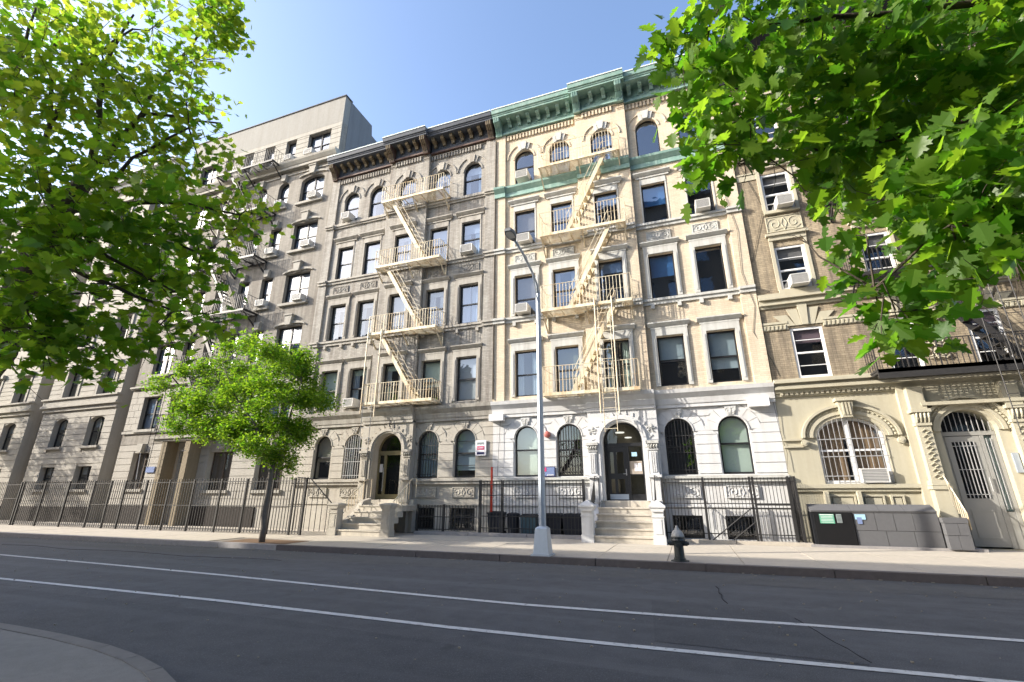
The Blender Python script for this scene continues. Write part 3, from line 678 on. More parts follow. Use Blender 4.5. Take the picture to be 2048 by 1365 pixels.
MB().box(-1.78, -1.68, y + .025, y + .034, 2.42, 2.7).box(-1.66, -1.53, y + .025, y + .034, 2.42, 2.7).build('paper_sheet', signw, fB)
MB().box(-1.85, -1.66, y + .025, y + .034, 2.95, 3.1).build('blue_sticker', signbl, fB)
# lobby behind the glass, with its two ceiling lamps
MB().box(-2.95, -1.3, 18.46, 18.49, 1.4, 4.2).build('lobby_wall', surf('lobby_wall', (.16, .13, .09), bump=0), B)
for lx, lz, lw in ((-2.25, 3.86, .17), (-1.95, 3.66, .13)):
    m, t, p = new_mat('lobby_lamp'); p.inputs['Emission Color'].default_value = (1, .93, .82, 1); p.inputs['Emission Strength'].default_value = .5
    MB().lathe([(.01, lz - .03), (lw, lz - .015), (lw, lz + .015), (.01, lz + .03)], lx, 18.33, 14).build('ceiling_lamp', m, B)

# --- grey building
A = thing('grey_building', (-12.4, 18, .15), 'grey brick five storey building with dark maroon bracketed cornice', 'building')
sk = dict(gls=gl_b, curtain=(curt, .32), blind=(blindw, .12))
S_A = {}
for f in (2, 3, 4, 5):
    for c in range(5):
        S_A[(f, c)] = dict(gls=gl_b if f > 3 else gl_a, curtain=(random.choice([curt, blindw, blindb]), random.uniform(.22, .4)), blind=(blindw if f > 2 else blindg, random.choice([.15, .3, .5])))
S_A[(2, 4)] = dict(gls=gl_a, blind=(blindw, 1)); S_A[(2, 0)] = dict(gls=gl_a, blind=(blindg, .95)); S_A[(3, 4)] = dict(gls=gl_b, curtain=(blindw, .45)); S_A[(4, 0)] = dict(gls=gl_b, blind=(blindb, .9)); S_A[(4, 1)] = dict(gls=gl_b, blind=(blindb, 1)); S_A[(2, 3)] = dict(gls=gl_a, blind=(blindg, .6))
gA = dict(cols=[-15.98, -14.23, -12.22, -10.37, -8.62], win={0: dict(gls=gl_a, blind=(surf('taupe_light', (.30, .27, .24), bump=0), .6)), 1: dict(gls=gl_a, bars=(bars_w, 8), curtain=(blindw, .3)), 3: dict(gls=gl_a, bars=(iron, 8), curtain=(blindb, .5)), 4: dict(gls=gl_a, blind=(blindb, .85), muntin=1)},
          bops=[(-11.0 + .05, -9.93, .25, 1.1, 0), (-9.21, -8.11, .25, 1.1, 0)])
shell(A, -17.55, -7.35, 19.8, greyb)
dA = twin(A, -17.55, -7.352, [-16.09, -14.38, -12.33, -10.42, -8.65], -13.5, -11.1, greyb, greyst, beigest, maroon, slate, corbelc, greyst, whitefl, S_A, gA)
for o in gA['bops']: window(A, o[0], o[1], o[2], o[3], 18.03, fr=blackf, mid=False, gls=gl_a, bars=(iron, 7))
stA = stoop('pale stone steps to the glazed arched door of the grey building', -12.62, -10.62, 15.5, 5, 1.42, 17.74, step_m, beigest, -12.85, -10.5, 1)
mb = MB(); y = 18.15; X = dA
mb.box(X - .73, X - .65, y, y + .08, 1.42, 3.5).box(X + .65, X + .73, y, y + .08, 1.42, 3.5).box(X - .65, X + .65, y + .001, y + .08, 3.28, 3.46)
mb.box(X - .42, X - .30, y, y + .08, 1.42, 3.28).box(X - .65, X + .65, y + .002, y + .075, 1.43, 1.62).band(arcpts(X - .67, X + .67, 3.47, .67), arcpts(X - .73, X + .73, 3.47, .73), y, y + .08)
fA = mb.build('door_frame', tandoor, A)
MB().quad((X - .65, y + .05, 1.6), (X + .65, y + .05, 1.6), (X + .65, y + .05, 3.3), (X - .65, y + .05, 3.3)).build('door_glass', gl_c, fA)
MB().poly([(X - .67, y + .05, 3.46), (X + .67, y + .05, 3.46)] + [(x, y + .05, z) for x, z in reversed(arcpts(X - .67, X + .67, 3.47, .67))]).build('transom_glass', gl_c, fA)
MB().tube([(X - .36, y - .07, 1.75), (X - .36, y - .07, 2.75)], .018, 6).box(X - .37, X - .35, y - .07, y, 1.95, 1.98).box(X - .37, X - .35, y - .07, y, 2.5, 2.53).build('door_handle', bars_w, fA)
pbox('paper_sheet', X - .63, X - .47, y + .02, y + .03, 2.55, 2.9, signw, fA)

# ------------------------------------------------------------------ left building with the tall parapet
C = thing('corner_parapet_building', (-24, 18, .15), 'brown grey seven storey building with blank stucco parapet and black fire escape', 'building')
rows = [(5.12, 7.0), (8.32, 10.2), (11.56, 13.4), (14.84, 16.64), (18.06, 19.78), (21.4, 23.08)]
ccols = [(-19.2, 1.72, True), (-21.43, .82, False), (-23.2, .82, False), (-25.0, .82, False), (-26.7, .82, False), (-28.6, 1.55, True)]
ops = []
for i, (a, b) in enumerate(rows):
    for (c, wd, pr) in ccols: ops.append((c - wd / 2, c + wd / 2, a, b + (.12 if i == 4 else 0), (.35 if pr else .38) if i == 4 else 0))
mb = MB(); wall(mb, -30.5, -17.56, 4.3, 23.4, 18.0, .45, ops); mb.build('facade_wall', cbrick, C)
mb = MB().box(-30.5, -17.56, 17.96, 18.5, 23.402, 25.35); mb.build('parapet', stucco, C)
MB().box(-30.55, -17.5, 17.9, 18.55, 25.352, 25.42).build('parapet_coping', slate, C)
MB().prism_x([(18.46, .1), (18.46, 25.35), (20.6, 25.35), (20.7, 24.6), (31, 24.0), (31, .1)], -30.5, -17.55).build('core_wall', sidew, C)
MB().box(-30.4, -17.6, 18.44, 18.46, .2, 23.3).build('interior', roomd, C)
for i, (xa, xb, za, zb, rise) in enumerate(ops):
    pr = (xb - xa) > 1
    window(C, xa, xb, za, zb, 18.0, rise, pair=pr, inset=.2, gls=gl_b, blind=(random.choice([blindw, curt]), random.choice([.4, .6, .9])), curtain=(blindw, (xb - xa) * .3))
    f = i // 6
    if f < 5: MB().box(xa - .12, xb + .12, 17.84, 18.02, za - .15, za - .003).build('window_sill', cstone, C)
    if f in (1, 2, 3, 4) and pr:
        c = (xa + xb) / 2; MB().prism_y([(c - .17, zb + .02), (c + .17, zb + .02), (c + .25, zb + .55), (c - .25, zb + .55)], 17.78, 18.01).box(c - .29, c + .29, 17.74, 18.01, zb + .551, zb + .62).build('keystone', cstone, C)
        MB().band(arcpts(xa - .12, xb + .12, zb, .12), arcpts(xa - .2, xb + .2, zb, .26), 17.9, 18.01).build('window_head_moulding', cstone, C)
    elif f < 5 and f > 0:
        c = (xa + xb) / 2; MB().prism_y([(c - .14, zb + .02), (c + .14, zb + .02), (c + .2, zb + .45), (c - .2, zb + .45)], 17.82, 18.01).build('keystone', cstone, C)
MB().box(-30.55, -17.5, 17.75, 18.02, 20.62, 20.8).prism_x([(18.02, 20.8), (17.72, 20.8), (17.58, 21.0), (17.55, 21.12), (18.02, 21.2)], -30.6, -17.45).build('upper_cornice', cstone, C)
moulding(C, 'frieze_band', -30.5, -17.56, [(20.3, 20.38, .06)], 18.0, cstone, False)
courses(C, -30.5, -17.57, 21.2, 23.3, .34, 18.0, [o for o in ops if o[2] > 21], cstone, thick=.035, gap=.03)
MB().box(-30.5, -17.56, 17.95, 18.02, 23.1, 23.38).build('window_head_band', cstone, C)
moulding(C, 'base_cornice', -30.5, -17.56, [(7.5, 7.56, .12), (7.56, 7.66, .2)], 18.0, cstone)
moulding(C, 'sill_band', -30.5, -17.56, [(4.9, 5.05, .1)], 18.0, cstone, False)
courses(C, -30.5, -17.57, 5.1, 7.4, .36, 18.0, [o for o in ops if o[3] < 7.2], ccourse, thick=.03, gap=.02, maxlen=1.0)
gops = [(-29.2, -27.85, 1.9, 3.83, 0), (-23.3, -21.6, 1.82, 3.72, 0), (-20.0, -18.2, 1.82, 3.72, 0), (-25.65, -24.35, .15, 3.9, 0)]
mb = MB(); wall(mb, -30.5, -17.57, .1, 4.3, 18.03, .4, gops); mb.build('ground_floor_wall', ccourse, C)
courses(C, -30.5, -17.58, 1.05, 4.28, .36, 18.03, gops, ccourse, thick=.03, gap=.025, maxlen=3.0)
pbox('painted_base', -30.5, -25.9, 17.97, 18.03, .12, 1.03, baseD, C); pbox('painted_base', -24.2, -19.6, 17.96, 18.03, .12, 1.03, baseD, C)
for o in gops[:3]:
    window(C, *o[:4], 18.03, inset=.25, gls=gl_a, pair=True, mid=False, blind=(board, 1), fr=surf('brown_frame', (.09, .07, .055), bump=0))
    MB().box(o[0] - .1, o[1] + .1, 17.88, 18.05, o[2] - .14, o[2] - .003).build('window_sill', cstone, C)
    c = (o[0] + o[1]) / 2; MB().prism_y([(c - .16, 3.84), (c + .16, 3.84), (c + .24, 4.3), (c - .24, 4.3)], 17.8, 18.01).build('keystone', cstone, C)
mb = MB(); o = gops[3]
for a in ((o[0], o[0] + .12, .15, 3.9), (o[1] - .12, o[1], .15, 3.9), (o[0] + .12, o[1] - .12, 3.1, 3.22), (o[0] + .12, o[1] - .12, 3.8, 3.9)): mb.box(a[0], a[1], 18.1, 18.2, a[2], a[3])
dm = mb.build('door_frame', dgrey, C)
for k in (0, 1):
    xa = o[0] + .12 + k * .53; mb = MB()
    for a in ((xa, xa + .1, .16, 3.1), (xa + .42, xa + .52, .16, 3.1), (xa + .1, xa + .42, .16, .9), (xa + .1, xa + .42, 2.98, 3.1)): mb.box(a[0], a[1], 18.12, 18.17, a[2], a[3])
    mb.build('door_leaf', dgrey, C)
pbox('door_glass', o[0] + .1, o[1] - .1, 18.18, 18.19, .2, 3.85, gl_a, dm)
for xa in (-26.05, -24.3): pbox('door_pilaster', xa, xa + .36, 17.35, 18.0, .15, 4.3, surf('tan_render', (.25, .205, .14), streak=.3), C)
MB().box(-26.9, -23.1, 17.2, 18.0, 4.42, 4.56).box(-26.7, -23.3, 17.3, 18.0, 4.3, 4.42).build('door_canopy', cstone, C)
MB().tube([(-24.1, 17.2, 3.75), (-24.1, 17.2, 3.76)], .1, 8).build('globe_lamp', signw, C)
# wall between the grey building and its left neighbour's ground floor
# ------------------------------------------------------------------ far left building
D = thing('limestone_building', (-38, 18, .15), 'pale limestone building with grooved blocks at the far left end', 'building')
dco = [(-36.68, 1.35), (-33.25, 1.45), (-42.2, 1.4), (-45.6, 1.4), (-49, 1.4), (-52.4, 1.4)]
ops = []
drows = [(4.38, 6.15, .3), (7.5, 9.27, 0), (10.9, 12.7, 0), (14.2, 16.0, 0), (17.4, 19.2, 0), (20.3, 22.0, 0)]
for a, b, r_ in drows:
    for c, wd in dco: ops.append((c - wd / 2, c + wd / 2, a, b, r_))
for c, wd in dco: ops.append((c - wd / 2, c + wd / 2, 1.9, 3.2, 0))
for (xa, xb) in ((-38.8, -31.7), (-60, -40.3)):
    oo = [o for o in ops if xa < o[0] < xb]
    mb = MB(); wall(mb, xa, xb, .1, 23.4, 18.03, .6, oo); mb.build('facade_wall', dwall, D)
    courses(D, xa, xb, .9, 6.5, .345, 18.03, oo, dwall, thick=.04, gap=.03)
    for (z0, z1) in ((7.5, 9.9),):
        courses(D, xa, xb, z0, z1, .3, 18.03, [(o[0] - .3, o[1] + .3, *o[2:]) for o in oo], dwall, thick=.04, gap=.03)
    for o in oo:
        window(D, *o[:4], 18.03, o[4], pair=True, inset=.25, gls=gl_a, blind=(blindw, .35))
        MB().box(o[0] - .12, o[1] + .12, 17.86, 18.03, o[2] - .13, o[2] - .003).build('window_sill', dwall, D)
        if o[2] > 7: MB().box(o[0] - .2, o[0] - .01, 17.95, 18.03, o[2], o[3] + .1).box(o[1] + .01, o[1] + .2, 17.95, 18.03, o[2], o[3] + .1).box(o[0] - .3, o[1] + .3, 17.8, 18.03, o[3] + .101, o[3] + .35).build('window_surround', dwall, D)
    pbox('painted_base', xa, xb, 17.95, 18.03, .12, .95, baseD, D)
    moulding(D, 'balcony_band', xa, xb, [(6.62, 6.85, .1), (6.85, 7.0, .25), (7.0, 7.35, .16), (7.35, 7.45, .28)], 18.0, dwall)
    moulding(D, 'roof_cornice', xa, xb, [(23.3, 23.6, .3), (23.6, 23.9, .6), (23.9, 24.2, .8)], 18.0, surf('white_cornice', (.6, .6, .58)))
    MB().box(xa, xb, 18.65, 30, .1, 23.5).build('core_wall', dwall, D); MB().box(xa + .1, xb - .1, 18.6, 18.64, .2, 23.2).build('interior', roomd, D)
MB().box(-40.3, -38.8, 20.2, 20.4, .1, 23.4).build('light_well_wall', cbrick, D)
for z in (1.4, 4.3, 7.6, 11, 14): window(D, -39.9, -39.2, z, z + 1.7, 20.18, inset=-.05, gls=gl_a)
MB().box(-31.69, -30.51, 19.6, 19.8, .1, 23).build('alley_wall', cbrick, D)
for z in (1.6, 4.9, 8.1): pbox('alley_shutter', -31.5, -30.8, 19.5, 19.59, z, z + 1.4, slate, D)

# ------------------------------------------------------------------ tan brick building on the right
E_ = thing('tan_brick_building', (9, 18, .15), 'tan brick building with khaki ground floor and arched doorway at the right', 'building')
ecols = [(4.48, 1.0), (7.1, .9), (9.33, .88), (11.6, .9), (14.2, 1.0), (16.8, 1.0)]
erows = [(5.38, 7.22), (8.68, 10.46), (11.97, 13.7), (15.25, 17.0)]
ops = [(c - wd / 2, c + wd / 2, a, b, 0) for a, b in erows for c, wd in ecols]
mb = MB(); wall(mb, 3.122, 19, 5.2, 18.2, 18.0, .45, ops); mb.build('facade_wall', tanb, E_)
shell(E_, 3.13, 19, 18.6, tanb, 14)
for (xa, xb, za, zb, _) in ops:
    window(E_, xa, xb, za, zb, 18.0, fr=pvc, inset=.03, gls=gl_a, fw=.09, muntin=1, blind=(surf('plum_shade', (.16, .11, .13), bump=0) if za < 6 else MATS['taupe_shade'], random.choice([.5, .3])), midf=.45 if za > 6 else .5)
    MB().box(xa - .1, xb + .1, 17.86, 18.02, za - .12, za - .003).build('window_sill', khaki, E_)
    if za > 8:
        mb = MB(); mb.box(xa - .12, xa - .005, 17.93, 18.01, za, zb + .25).box(xb + .005, xb + .12, 17.93, 18.01, za, zb + .25).box(xa - .12, xb + .12, 17.9, 18.01, zb + .25, zb + .42).box(xa - .2, xb + .2, 17.82, 18.01, zb + .421, zb + .52).build('window_surround', khaki, E_)
        if za < 14 and za > 8.5:
            carved_panel(E_, xa - .1, xb + .1, zb + .62, zb + 1.28, 17.99, khaki)
for c, wd in ecols:
    for k, (s0, s1, hh, p) in enumerate(((-.95, -.52, .42, .05), (-.5, -.17, .62, .05), (-.16, .16, .86, .09), (.17, .5, .62, .05), (.52, .95, .42, .05))):
        m_ = (s0 + s1) / 2; MB().prism_y([(c + s0 * .58, 7.30), (c + s1 * .58, 7.30), (c + s1 * 1.0, 7.30 + hh), (c + s0 * 1.0, 7.30 + hh)], 18.0 - p, 18.01).build('lintel_stone', khaki, E_)
for a, b in zip([3.14] + [c + w_ / 2 + .04 for c, w_ in ecols], [c - w_ / 2 - .04 for c, w_ in ecols] + [19]):
    mb = MB().box(a, b, 17.93, 18.01, 7.40, 7.48).box(a, b, 17.96, 18.01, 7.18, 7.39); k = int((b - a) / .13)
    for i in range(k): mb.prism_y([(a + i * .13, 7.2), (a + i * .13 + .07, 7.2), (a + i * .13 + .1, 7.36), (a + i * .13 + .04, 7.36)], 17.93, 17.96)
    mb.build('leaf_band', khaki, E_)
    mb = MB().box(a, b, 17.93, 18.01, 13.80, 13.86).box(a, b, 17.96, 18.01, 13.55, 13.79); mb.build('leaf_band', khaki, E_)
moulding(E_, 'third_floor_cornice', 3.15, 19, [(8.02, 8.12, .06), (8.12, 8.2, .16), (8.2, 8.32, .1), (8.32, 8.4, .22), (8.4, 8.56, .14)], 18.0, khaki, False)
moulding(E_, 'fourth_band', 3.15, 19, [(14.4, 14.5, .1), (14.5, 14.62, .2)], 18.0, khaki, False)
MB().box(3.1, 19, 17.9, 18.5, 18.2, 18.5).prism_x([(18.4, 18.5), (17.85, 18.5), (17.8, 18.9), (17.3, 19.5), (17.0, 19.8), (17.0, 20.3), (18.4, 20.3)], 3.05, 19).build('roof_cornice', surf('black_cornice', (.025, .025, .027), rough=.5), E_)
for i in range(12): pgon_x('cornice_bracket', 'eb', [(17.85, 18.55), (17.6, 18.6), (17.3, 19.2), (17.25, 19.5), (17.85, 19.5)], 3.4 + i * 1.3, 3.65 + i * 1.3, MATS['black_cornice'], E_)
# ground floor in khaki paint
wop = (4.13, 6.0, 1.93, 4.0, .62); dop = (7.38, 8.75, .15, 4.05, .62)
mb = MB(); wall(mb, 3.13, 6.55, .1, 4.9, 18.0, .4, [wop]); mb.build('ground_floor_wall', khaki, E_)
mb = MB(); wall(mb, 6.55, 19, .1, 4.9, 17.85, .5, [dop]); mb.build('ground_floor_wall', khaki, E_)
moulding(E_, 'base_cornice', 3.15, 19, [(4.78, 4.9, .06), (4.9, 5.0, .12), (5.0, 5.1, .26), (5.1, 5.2, .2), (5.2, 5.3, .34), (5.3, 5.36, .2)], 17.98, khaki, False)
mb = MB()
for i in range(22): mb.box(3.3 + i * .15, 3.38 + i * .15, 17.86, 17.93, 4.82, 4.9)
mb.build('dentil_band', khaki, E_)
fE = window(E_, *wop[:4], 18.0, wop[4], fr=pvc, inset=.12, gls=gl_a, pair=True, fw=.08, curtain=(curtbr, .8), blind=(curtbr, .3))
for i in range(13):
    x = wop[0] + .08 + i * .145; top = 3.38 + .6 * math.sqrt(max(0, 1 - ((x - 5.065) / .935) ** 2)); pbox('bar', x - .007, x + .007, 17.95, 17.964, 1.97, round(top, 2), bars_w, fE)
for z in (2.15, 2.75, 3.3): pbox('bar', 4.15, 5.98, 17.94, 17.95, z, z + .025, bars_w, fE)
def archhood(root, c, zs, r, rz, y, mat, imp):
    mb = MB()
    for r0, r1, p in ((.0, .1, .05), (.1, .2, .09), (.2, .34, .05), (.34, .42, .14)):
        mb.band(arcpts(c - r - r0, c + r + r0, zs, rz + r0, 22), arcpts(c - r - r1, c + r + r1, zs, rz + r1, 22), y - p, y + .01)
    k = mb.build('arch_hood', mat, root)
    s = MB()
    for i in range(26):
        a = math.pi * (i + .5) / 26; s.lathe([(.005, 0), (.035, .02), (.035, .04), (.005, .06)], 0, 0, 6) if False else None
        q = .27; px, pz = c + (r + q) * math.cos(a), zs + (rz + q) * math.sin(a); s.tube([(px - .03 * math.sin(a), y - .06, pz + .03 * math.cos(a)), (px + .03 * math.sin(a), y - .07, pz - .03 * math.cos(a))], .03, 5)
    s.build('arch_carving', mat, root)['kind'] = 'stuff'
archhood(E_, 5.065, 3.38, .935, .62, 18.0, khaki, 1)
MB().prism_y([(4.93, 3.98), (5.2, 3.98), (5.28, 4.5), (4.85, 4.5)], 17.72, 18.0).box(4.8, 5.33, 17.66, 18.0, 4.501, 4.6).box(4.96, 5.0, 17.69, 17.73, 4.05, 4.45).box(5.05, 5.09, 17.69, 17.73, 4.05, 4.45).box(5.14, 5.18, 17.69, 17.73, 4.05, 4.45).build('keystone', khaki, E_)
for a, b in ((3.14, 3.7), (6.4, 6.54)): MB().box(a, b, 17.92, 18.01, 3.30, 3.36).box(a, b, 17.92, 18.01, 3.08, 3.13).build('impost_band', khaki, E_)
for xx in (3.75, 6.38): MB().tube([(xx, 17.86, 3.22), (xx, 17.98, 3.22)], .1, 10).tube([(xx, 17.84, 3.22), (xx, 17.9, 3.22)], .05, 8).build('scroll_block', khaki, E_)
MB().box(3.14, 6.55, 17.86, 18.01, 1.80, 1.92).box(3.14, 6.55, 17.92, 18.01, 1.7, 1.8).build('ground_sill_course', khaki, E_)
for a, b in ((4.15, 4.85), (5.0, 5.6), (5.75, 6.1)):
    m2 = MB()
    for q in ((a, b, 1.05, 1.1), (a, b, 1.55, 1.6), (a, a + .05, 1.1, 1.55), (b - .05, b, 1.1, 1.55)): m2.box(q[0], q[1], 17.93, 18.01, q[2], q[3])
    m2.box(a + .08, b - .08, 17.96, 18.01, 1.14, 1.51).build('base_panel', khaki, E_)
MB().box(4.0, 4.12, 17.8, 18.0, 1.0, 1.7).box(4.88, 4.98, 17.8, 18.0, 1.0, 1.7).build('sill_bracket', khaki, E_)
for xc in (6.93, 9.2):
    y = 17.85; mb = MB(); mb.box(xc - .2, xc + .2, y - .28, y + .01, .15, 1.75).box(xc - .24, xc + .24, y - .32, y + .01, 1.75, 1.85).box(xc - .22, xc + .22, y - .3, y + .01, 1.86, 2.0)
    mb.box(xc - .17, xc + .17, y - .2, y + .01, 2.0, 3.6).box(xc - .2, xc + .2, y - .24, y + .01, 3.6, 3.68).box(xc - .25, xc + .25, y - .3, y + .01, 4.0, 4.1).box(xc - .2, xc + .2, y - .22, y + .01, 4.1, 4.8); mb.build('pilaster', khaki, E_)
    cp = MB().box(xc - .18, xc + .18, y - .22, y, 3.69, 3.99)
    for q in (-.15, -.05, .05, .15):
        cp.tube([(xc + q, y - .22, 3.7), (xc + q, y - .3, 3.85), (xc + q + .03, y - .26, 3.96)], .035, 5)
    cp.build('capital', khaki, E_)
    m2 = MB(); 
    for i in range(9): m2.tube([(xc - .1, y - .215, 2.1 + i * .165), (xc, y - .23, 2.18 + i * .165), (xc + .1, y - .215, 2.1 + i * .165), (xc, y - .22, 2.05 + i * .165)], .02, 4)
    m2.build('pilaster_carving', khaki, E_)
archhood(E_, 8.065, 3.43, .685, .62, 17.85, khaki, 1)
MB().box(7.0, 19, 17.6, 17.86, 4.2, 4.3).build('door_entablature', khaki, E_)
y = 18.05; mb = MB().box(7.40, 7.5, y, y + .1, .16, 3.43).box(8.35, 8.45, y, y + .1, .16, 3.43).box(8.65, 8.74, y, y + .1, .16, 3.43).box(7.40, 8.74, y - .01, y + .1, 3.3, 3.42)
fr_ = mb.build('door_frame', dgrey, E_)
mb = MB(); x0, x1 = 7.51, 8.34
for a in ((x0, x0 + .14, .2, 3.28), (x1 - .14, x1, .2, 3.28), (x0 + .14, x1 - .14, 3.12, 3.28), (x0 + .14, x1 - .14, .2, 1.5)): mb.box(a[0], a[1], y, y + .06, a[2], a[3])
for a in ((x0 + .14, x1 - .14, .42, .45), (x0 + .14, x1 - .14, 1.15, 1.18), (x0 + .14, x0 + .17, .45, 1.15), (x1 - .17, x1 - .14, .45, 1.15)): mb.box(a[0], a[1], y - .015, y, a[2], a[3])
dE = mb.build('door', dgrey, E_)
MB().quad((x0 + .14, y + .04, 1.5), (x1 - .14, y + .04, 1.5), (x1 - .14, y + .04, 3.12), (x0 + .14, y + .04, 3.12)).build('door_glass', gl_c, dE)
for i in range(6): pbox('bar', x0 + .2 + i * .09, x0 + .218 + i * .09, y - .03, y - .012, 1.5, 3.12, bars_w, dE)
for z in (1.6, 2.3, 2.98): pbox('bar', x0 + .13, x1 - .13, y - .035, y - .025, z, z + .02, bars_w, dE)
MB().tube([(x1 - .07, y - .06, 1.7), (x1 - .07, y - .06, 2.1)], .015, 5).build('door_handle', bars_w, dE)
for i in range(2): pbox('bar', 8.48 + i * .1, 8.5 + i * .1, y - .02, y, 1.2, 3.2, bars_w, fr_)
MB().poly([(7.42, y + .05, 3.43), (8.72, y + .05, 3.43)] + [(x, y + .05, z) for x, z in reversed(arcpts(7.42, 8.72, 3.43, .58))]).build('transom_glass', gl_c, fr_)
for i in range(10):
    x = 7.48 + i * .13; pbox('bar', x - .008, x + .008, y - .04, y - .024, 3.43, round(3.43 + .58 * math.sqrt(max(0.02, 1 - ((x - 8.07) / .65) ** 2)), 2), bars_w, fr_)
MB().box(8.46, 8.64, y + .04, y + .05, 1.15, 3.28).build('side_light', gl_a, fr_); pbox('side_panel', 8.455, 8.645, y + .02, y + .08, .16, 1.14, dgrey, fr_); pbox('side_light_backing', 8.455, 8.645, y + .1, y + .12, 1.15, 3.28, blindg, fr_)
pbox('intercom_panel', 8.86, 9.0, 17.80, 17.85, 2.2, 2.75, zinc, E_)
MB().box(8.5, 9.6, 17.5, 17.85, .151, .3).build('door_step', kerbm, E_)

# ------------------------------------------------------------------ buildings across the street (behind the camera)
def across(name, x0, x1, h, mat, label, dep=11):
    r_ = thing(name, ((x0 + x1) / 2, -3, .15), label, 'building')
    n = max(1, int((x1 - x0) / 2.3)); st = (x1 - x0) / n; oo = []
    fl = int(h / 3.3)
    for i in range(n):
        for j in range(fl): oo.append((x0 + st * i + st * .28, x0 + st * i + st * .72, .9 + j * 3.3, 2.7 + j * 3.3, 0))
    # front faces +Y
    mb = MB().box(x0, x1, -3 - dep, -3.2, 0, h - .3); mb.build('core_wall', mat, r_)
    m2 = MB(); wall(m2, x0, x1, 0, h, -3.0, -.2, oo); m2.build('facade_wall', mat, r_)
    MB().box(x0 - .1, x1 + .1, -3.2, -2.45, h, h + .35).build('roof_cornice', slate, r_)
    for o in oo: pbox('window', o[0] + .001, o[1] - .001, -3.19, -3.12, o[2] + .001, o[3] - .001, gl_b, r_)
    return r_
across('brick_row_building', -45, -26, 17.5, acrossm, 'long brown brick apartment row across the street, behind the camera', 4)
across('brick_row_building', -90, -45.1, 15.9, acrossn, 'pale brick apartment row across the street, beyond the brown one', 4)
for k_, (a_, b_, h_, w_) in enumerate(((-26, -23.5, 16.2, 'tallest'), (-23.5, -21, 14.5, 'second tallest'), (-21, -18.5, 12.8, 'second lowest'), (-18.5, -16, 11.1, 'lowest'))):  # unseen houses added, stepped so the road is shaded and the crowns stay lit
    across('shade_row_house', a_, b_ - .01, h_, acrossn, w_ + ' of the four unseen pale row houses added in steps to shade the road', 3)
across('tall_brick_building', -5.2, 26, 27, acrossm, 'tall brown brick apartment block across the street, behind the camera')

# ------------------------------------------------------------------ fire escapes
def escape(label, x0, x1, yf, yw, plats, mat, stairs, rail, name='fire_escape', right_side=True, brack=True, side='front'):
    r_ = thing(name, ((x0 + x1) / 2, yw, plats[0]), label, 'fire escape')
    for k, z in enumerate(plats):
        MB().box(x0, x1, yf, yf + .03, z - .02, z + .10).box(x0, x0 + .03, yf + .03, yw, z - .02, z + .1).box(x1 - .03, x1, yf + .03, yw, z - .02, z + .1).box(x0, x1, yw - .04, yw - .01, z - .02, z + .08).build('platform_beam', mat, r_)
        hx0, hx1 = stairs[k] if k < len(stairs) and stairs[k] else (0, 0)
        mb = MB()
        n = int((yw - yf) / .075)
        for i in range(n):
            yy = yf + .05 + i * .075
            if hx1 > hx0 and .2 < (yy - yf) / (yw - yf) < .85:
                mb.box(x0 + .03, hx0, yy, yy + .045, z, z + .012); mb.box(hx1, x1 - .03, yy, yy + .045, z, z + .012)
            else: mb.box(x0 + .03, x1 - .03, yy, yy + .045, z, z + .012)
        for q in np.linspace(x0 + .3, x1 - .3, 7): mb.box(q, q + .03, yf + .03, yw - .04, z - .03, z - .001)
        mb.build('platform_slats', mat, r_)
        # railing: front, two sides
        MB().tube([(x0, yw - .02, z + rail), (x0, yf + .01, z + rail), (x1, yf + .01, z + rail), (x1, yw - .02, z + rail)], .016, 5).build('top_rail', mat, r_)
        MB().tube([(x0, yw - .02, z + rail * .5), (x0, yf + .01, z + rail * .5), (x1, yf + .01, z + rail * .5), (x1, yw - .02, z + rail * .5)], .009, 4).build('middle_rail', mat, r_)
        n = int((x1 - x0) / .135)
        for i in range(n + 1):
            x = x0 + (x1 - x0) * i / n; t_ = .016 if i % 6 == 0 else .009
            pbox('baluster', x - t_, x + t_, yf + .001, yf + .001 + 2 * t_, round(z + .1, 3), round(z + rail, 3), mat, r_)
        for x in (x0, x1):
            for i in range(1, 5):
                y_ = yf + (yw - yf) * i / 5; pbox('baluster', x - .009, x + .009, y_ - .009, y_ + .009, round(z + .1, 3), round(z + rail, 3), mat, r_)
        if brack and k > 0:
            for x in (x0 + .03, x1 - .08, (x0 + x1) / 2):
                MB().prism_x([(yf + .05, z - .03), (yf + .09, z - .03), (yw - .03, z - .62), (yw - .03, z - .7), (yw - .07, z - .7)], x, x + .045).box(x - .001, x + .046, yw - .07, yw - .02, z - .7, z - .03).build('bracket', mat, r_)
    return r_
def flight(r_, xt, zt, xb, zb, y, wd, mat, n=11, rail=.75):
    """open stair from top (xt,zt) to bottom (xb,zb)"""
    for yy in (y, y + wd):
        d = Vector((xb - xt, 0, zb - zt)).normalized(); up = Vector((-d.z, 0, d.x)); up = up if up.z > 0 else -up; up *= .085
        MB().prism_y([(xt - up.x, zt - up.z), (xb - up.x, zb - up.z), (xb + up.x, zb + up.z), (xt + up.x, zt + up.z)], yy, yy + .018).build('stair_stringer', mat, r_)
    for i in range(1, n):
        f = i / n; x = xt + (xb - xt) * f; z = zt + (zb - zt) * f; pbox('tread', x - .11, x + .11, y + .02, y + wd, z - .01, z + .012, mat, r_)
    for yy in (y, y + wd):
        MB().tube([(xt, yy, zt), (xt, yy, zt + rail), (xb, yy, zb + rail), (xb, yy, zb)], .014, 5).build('handrail', mat, r_)
        xm = (xt + xb) / 2; zm = (zt + zb) / 2
        MB().tube([(xt, yy, zt + rail * .5), (xb, yy, zb + rail * .5)], .009, 4).tube([(xm, yy, zm), (xm, yy, zm + rail)], .01, 4).build('handrail', mat, r_)
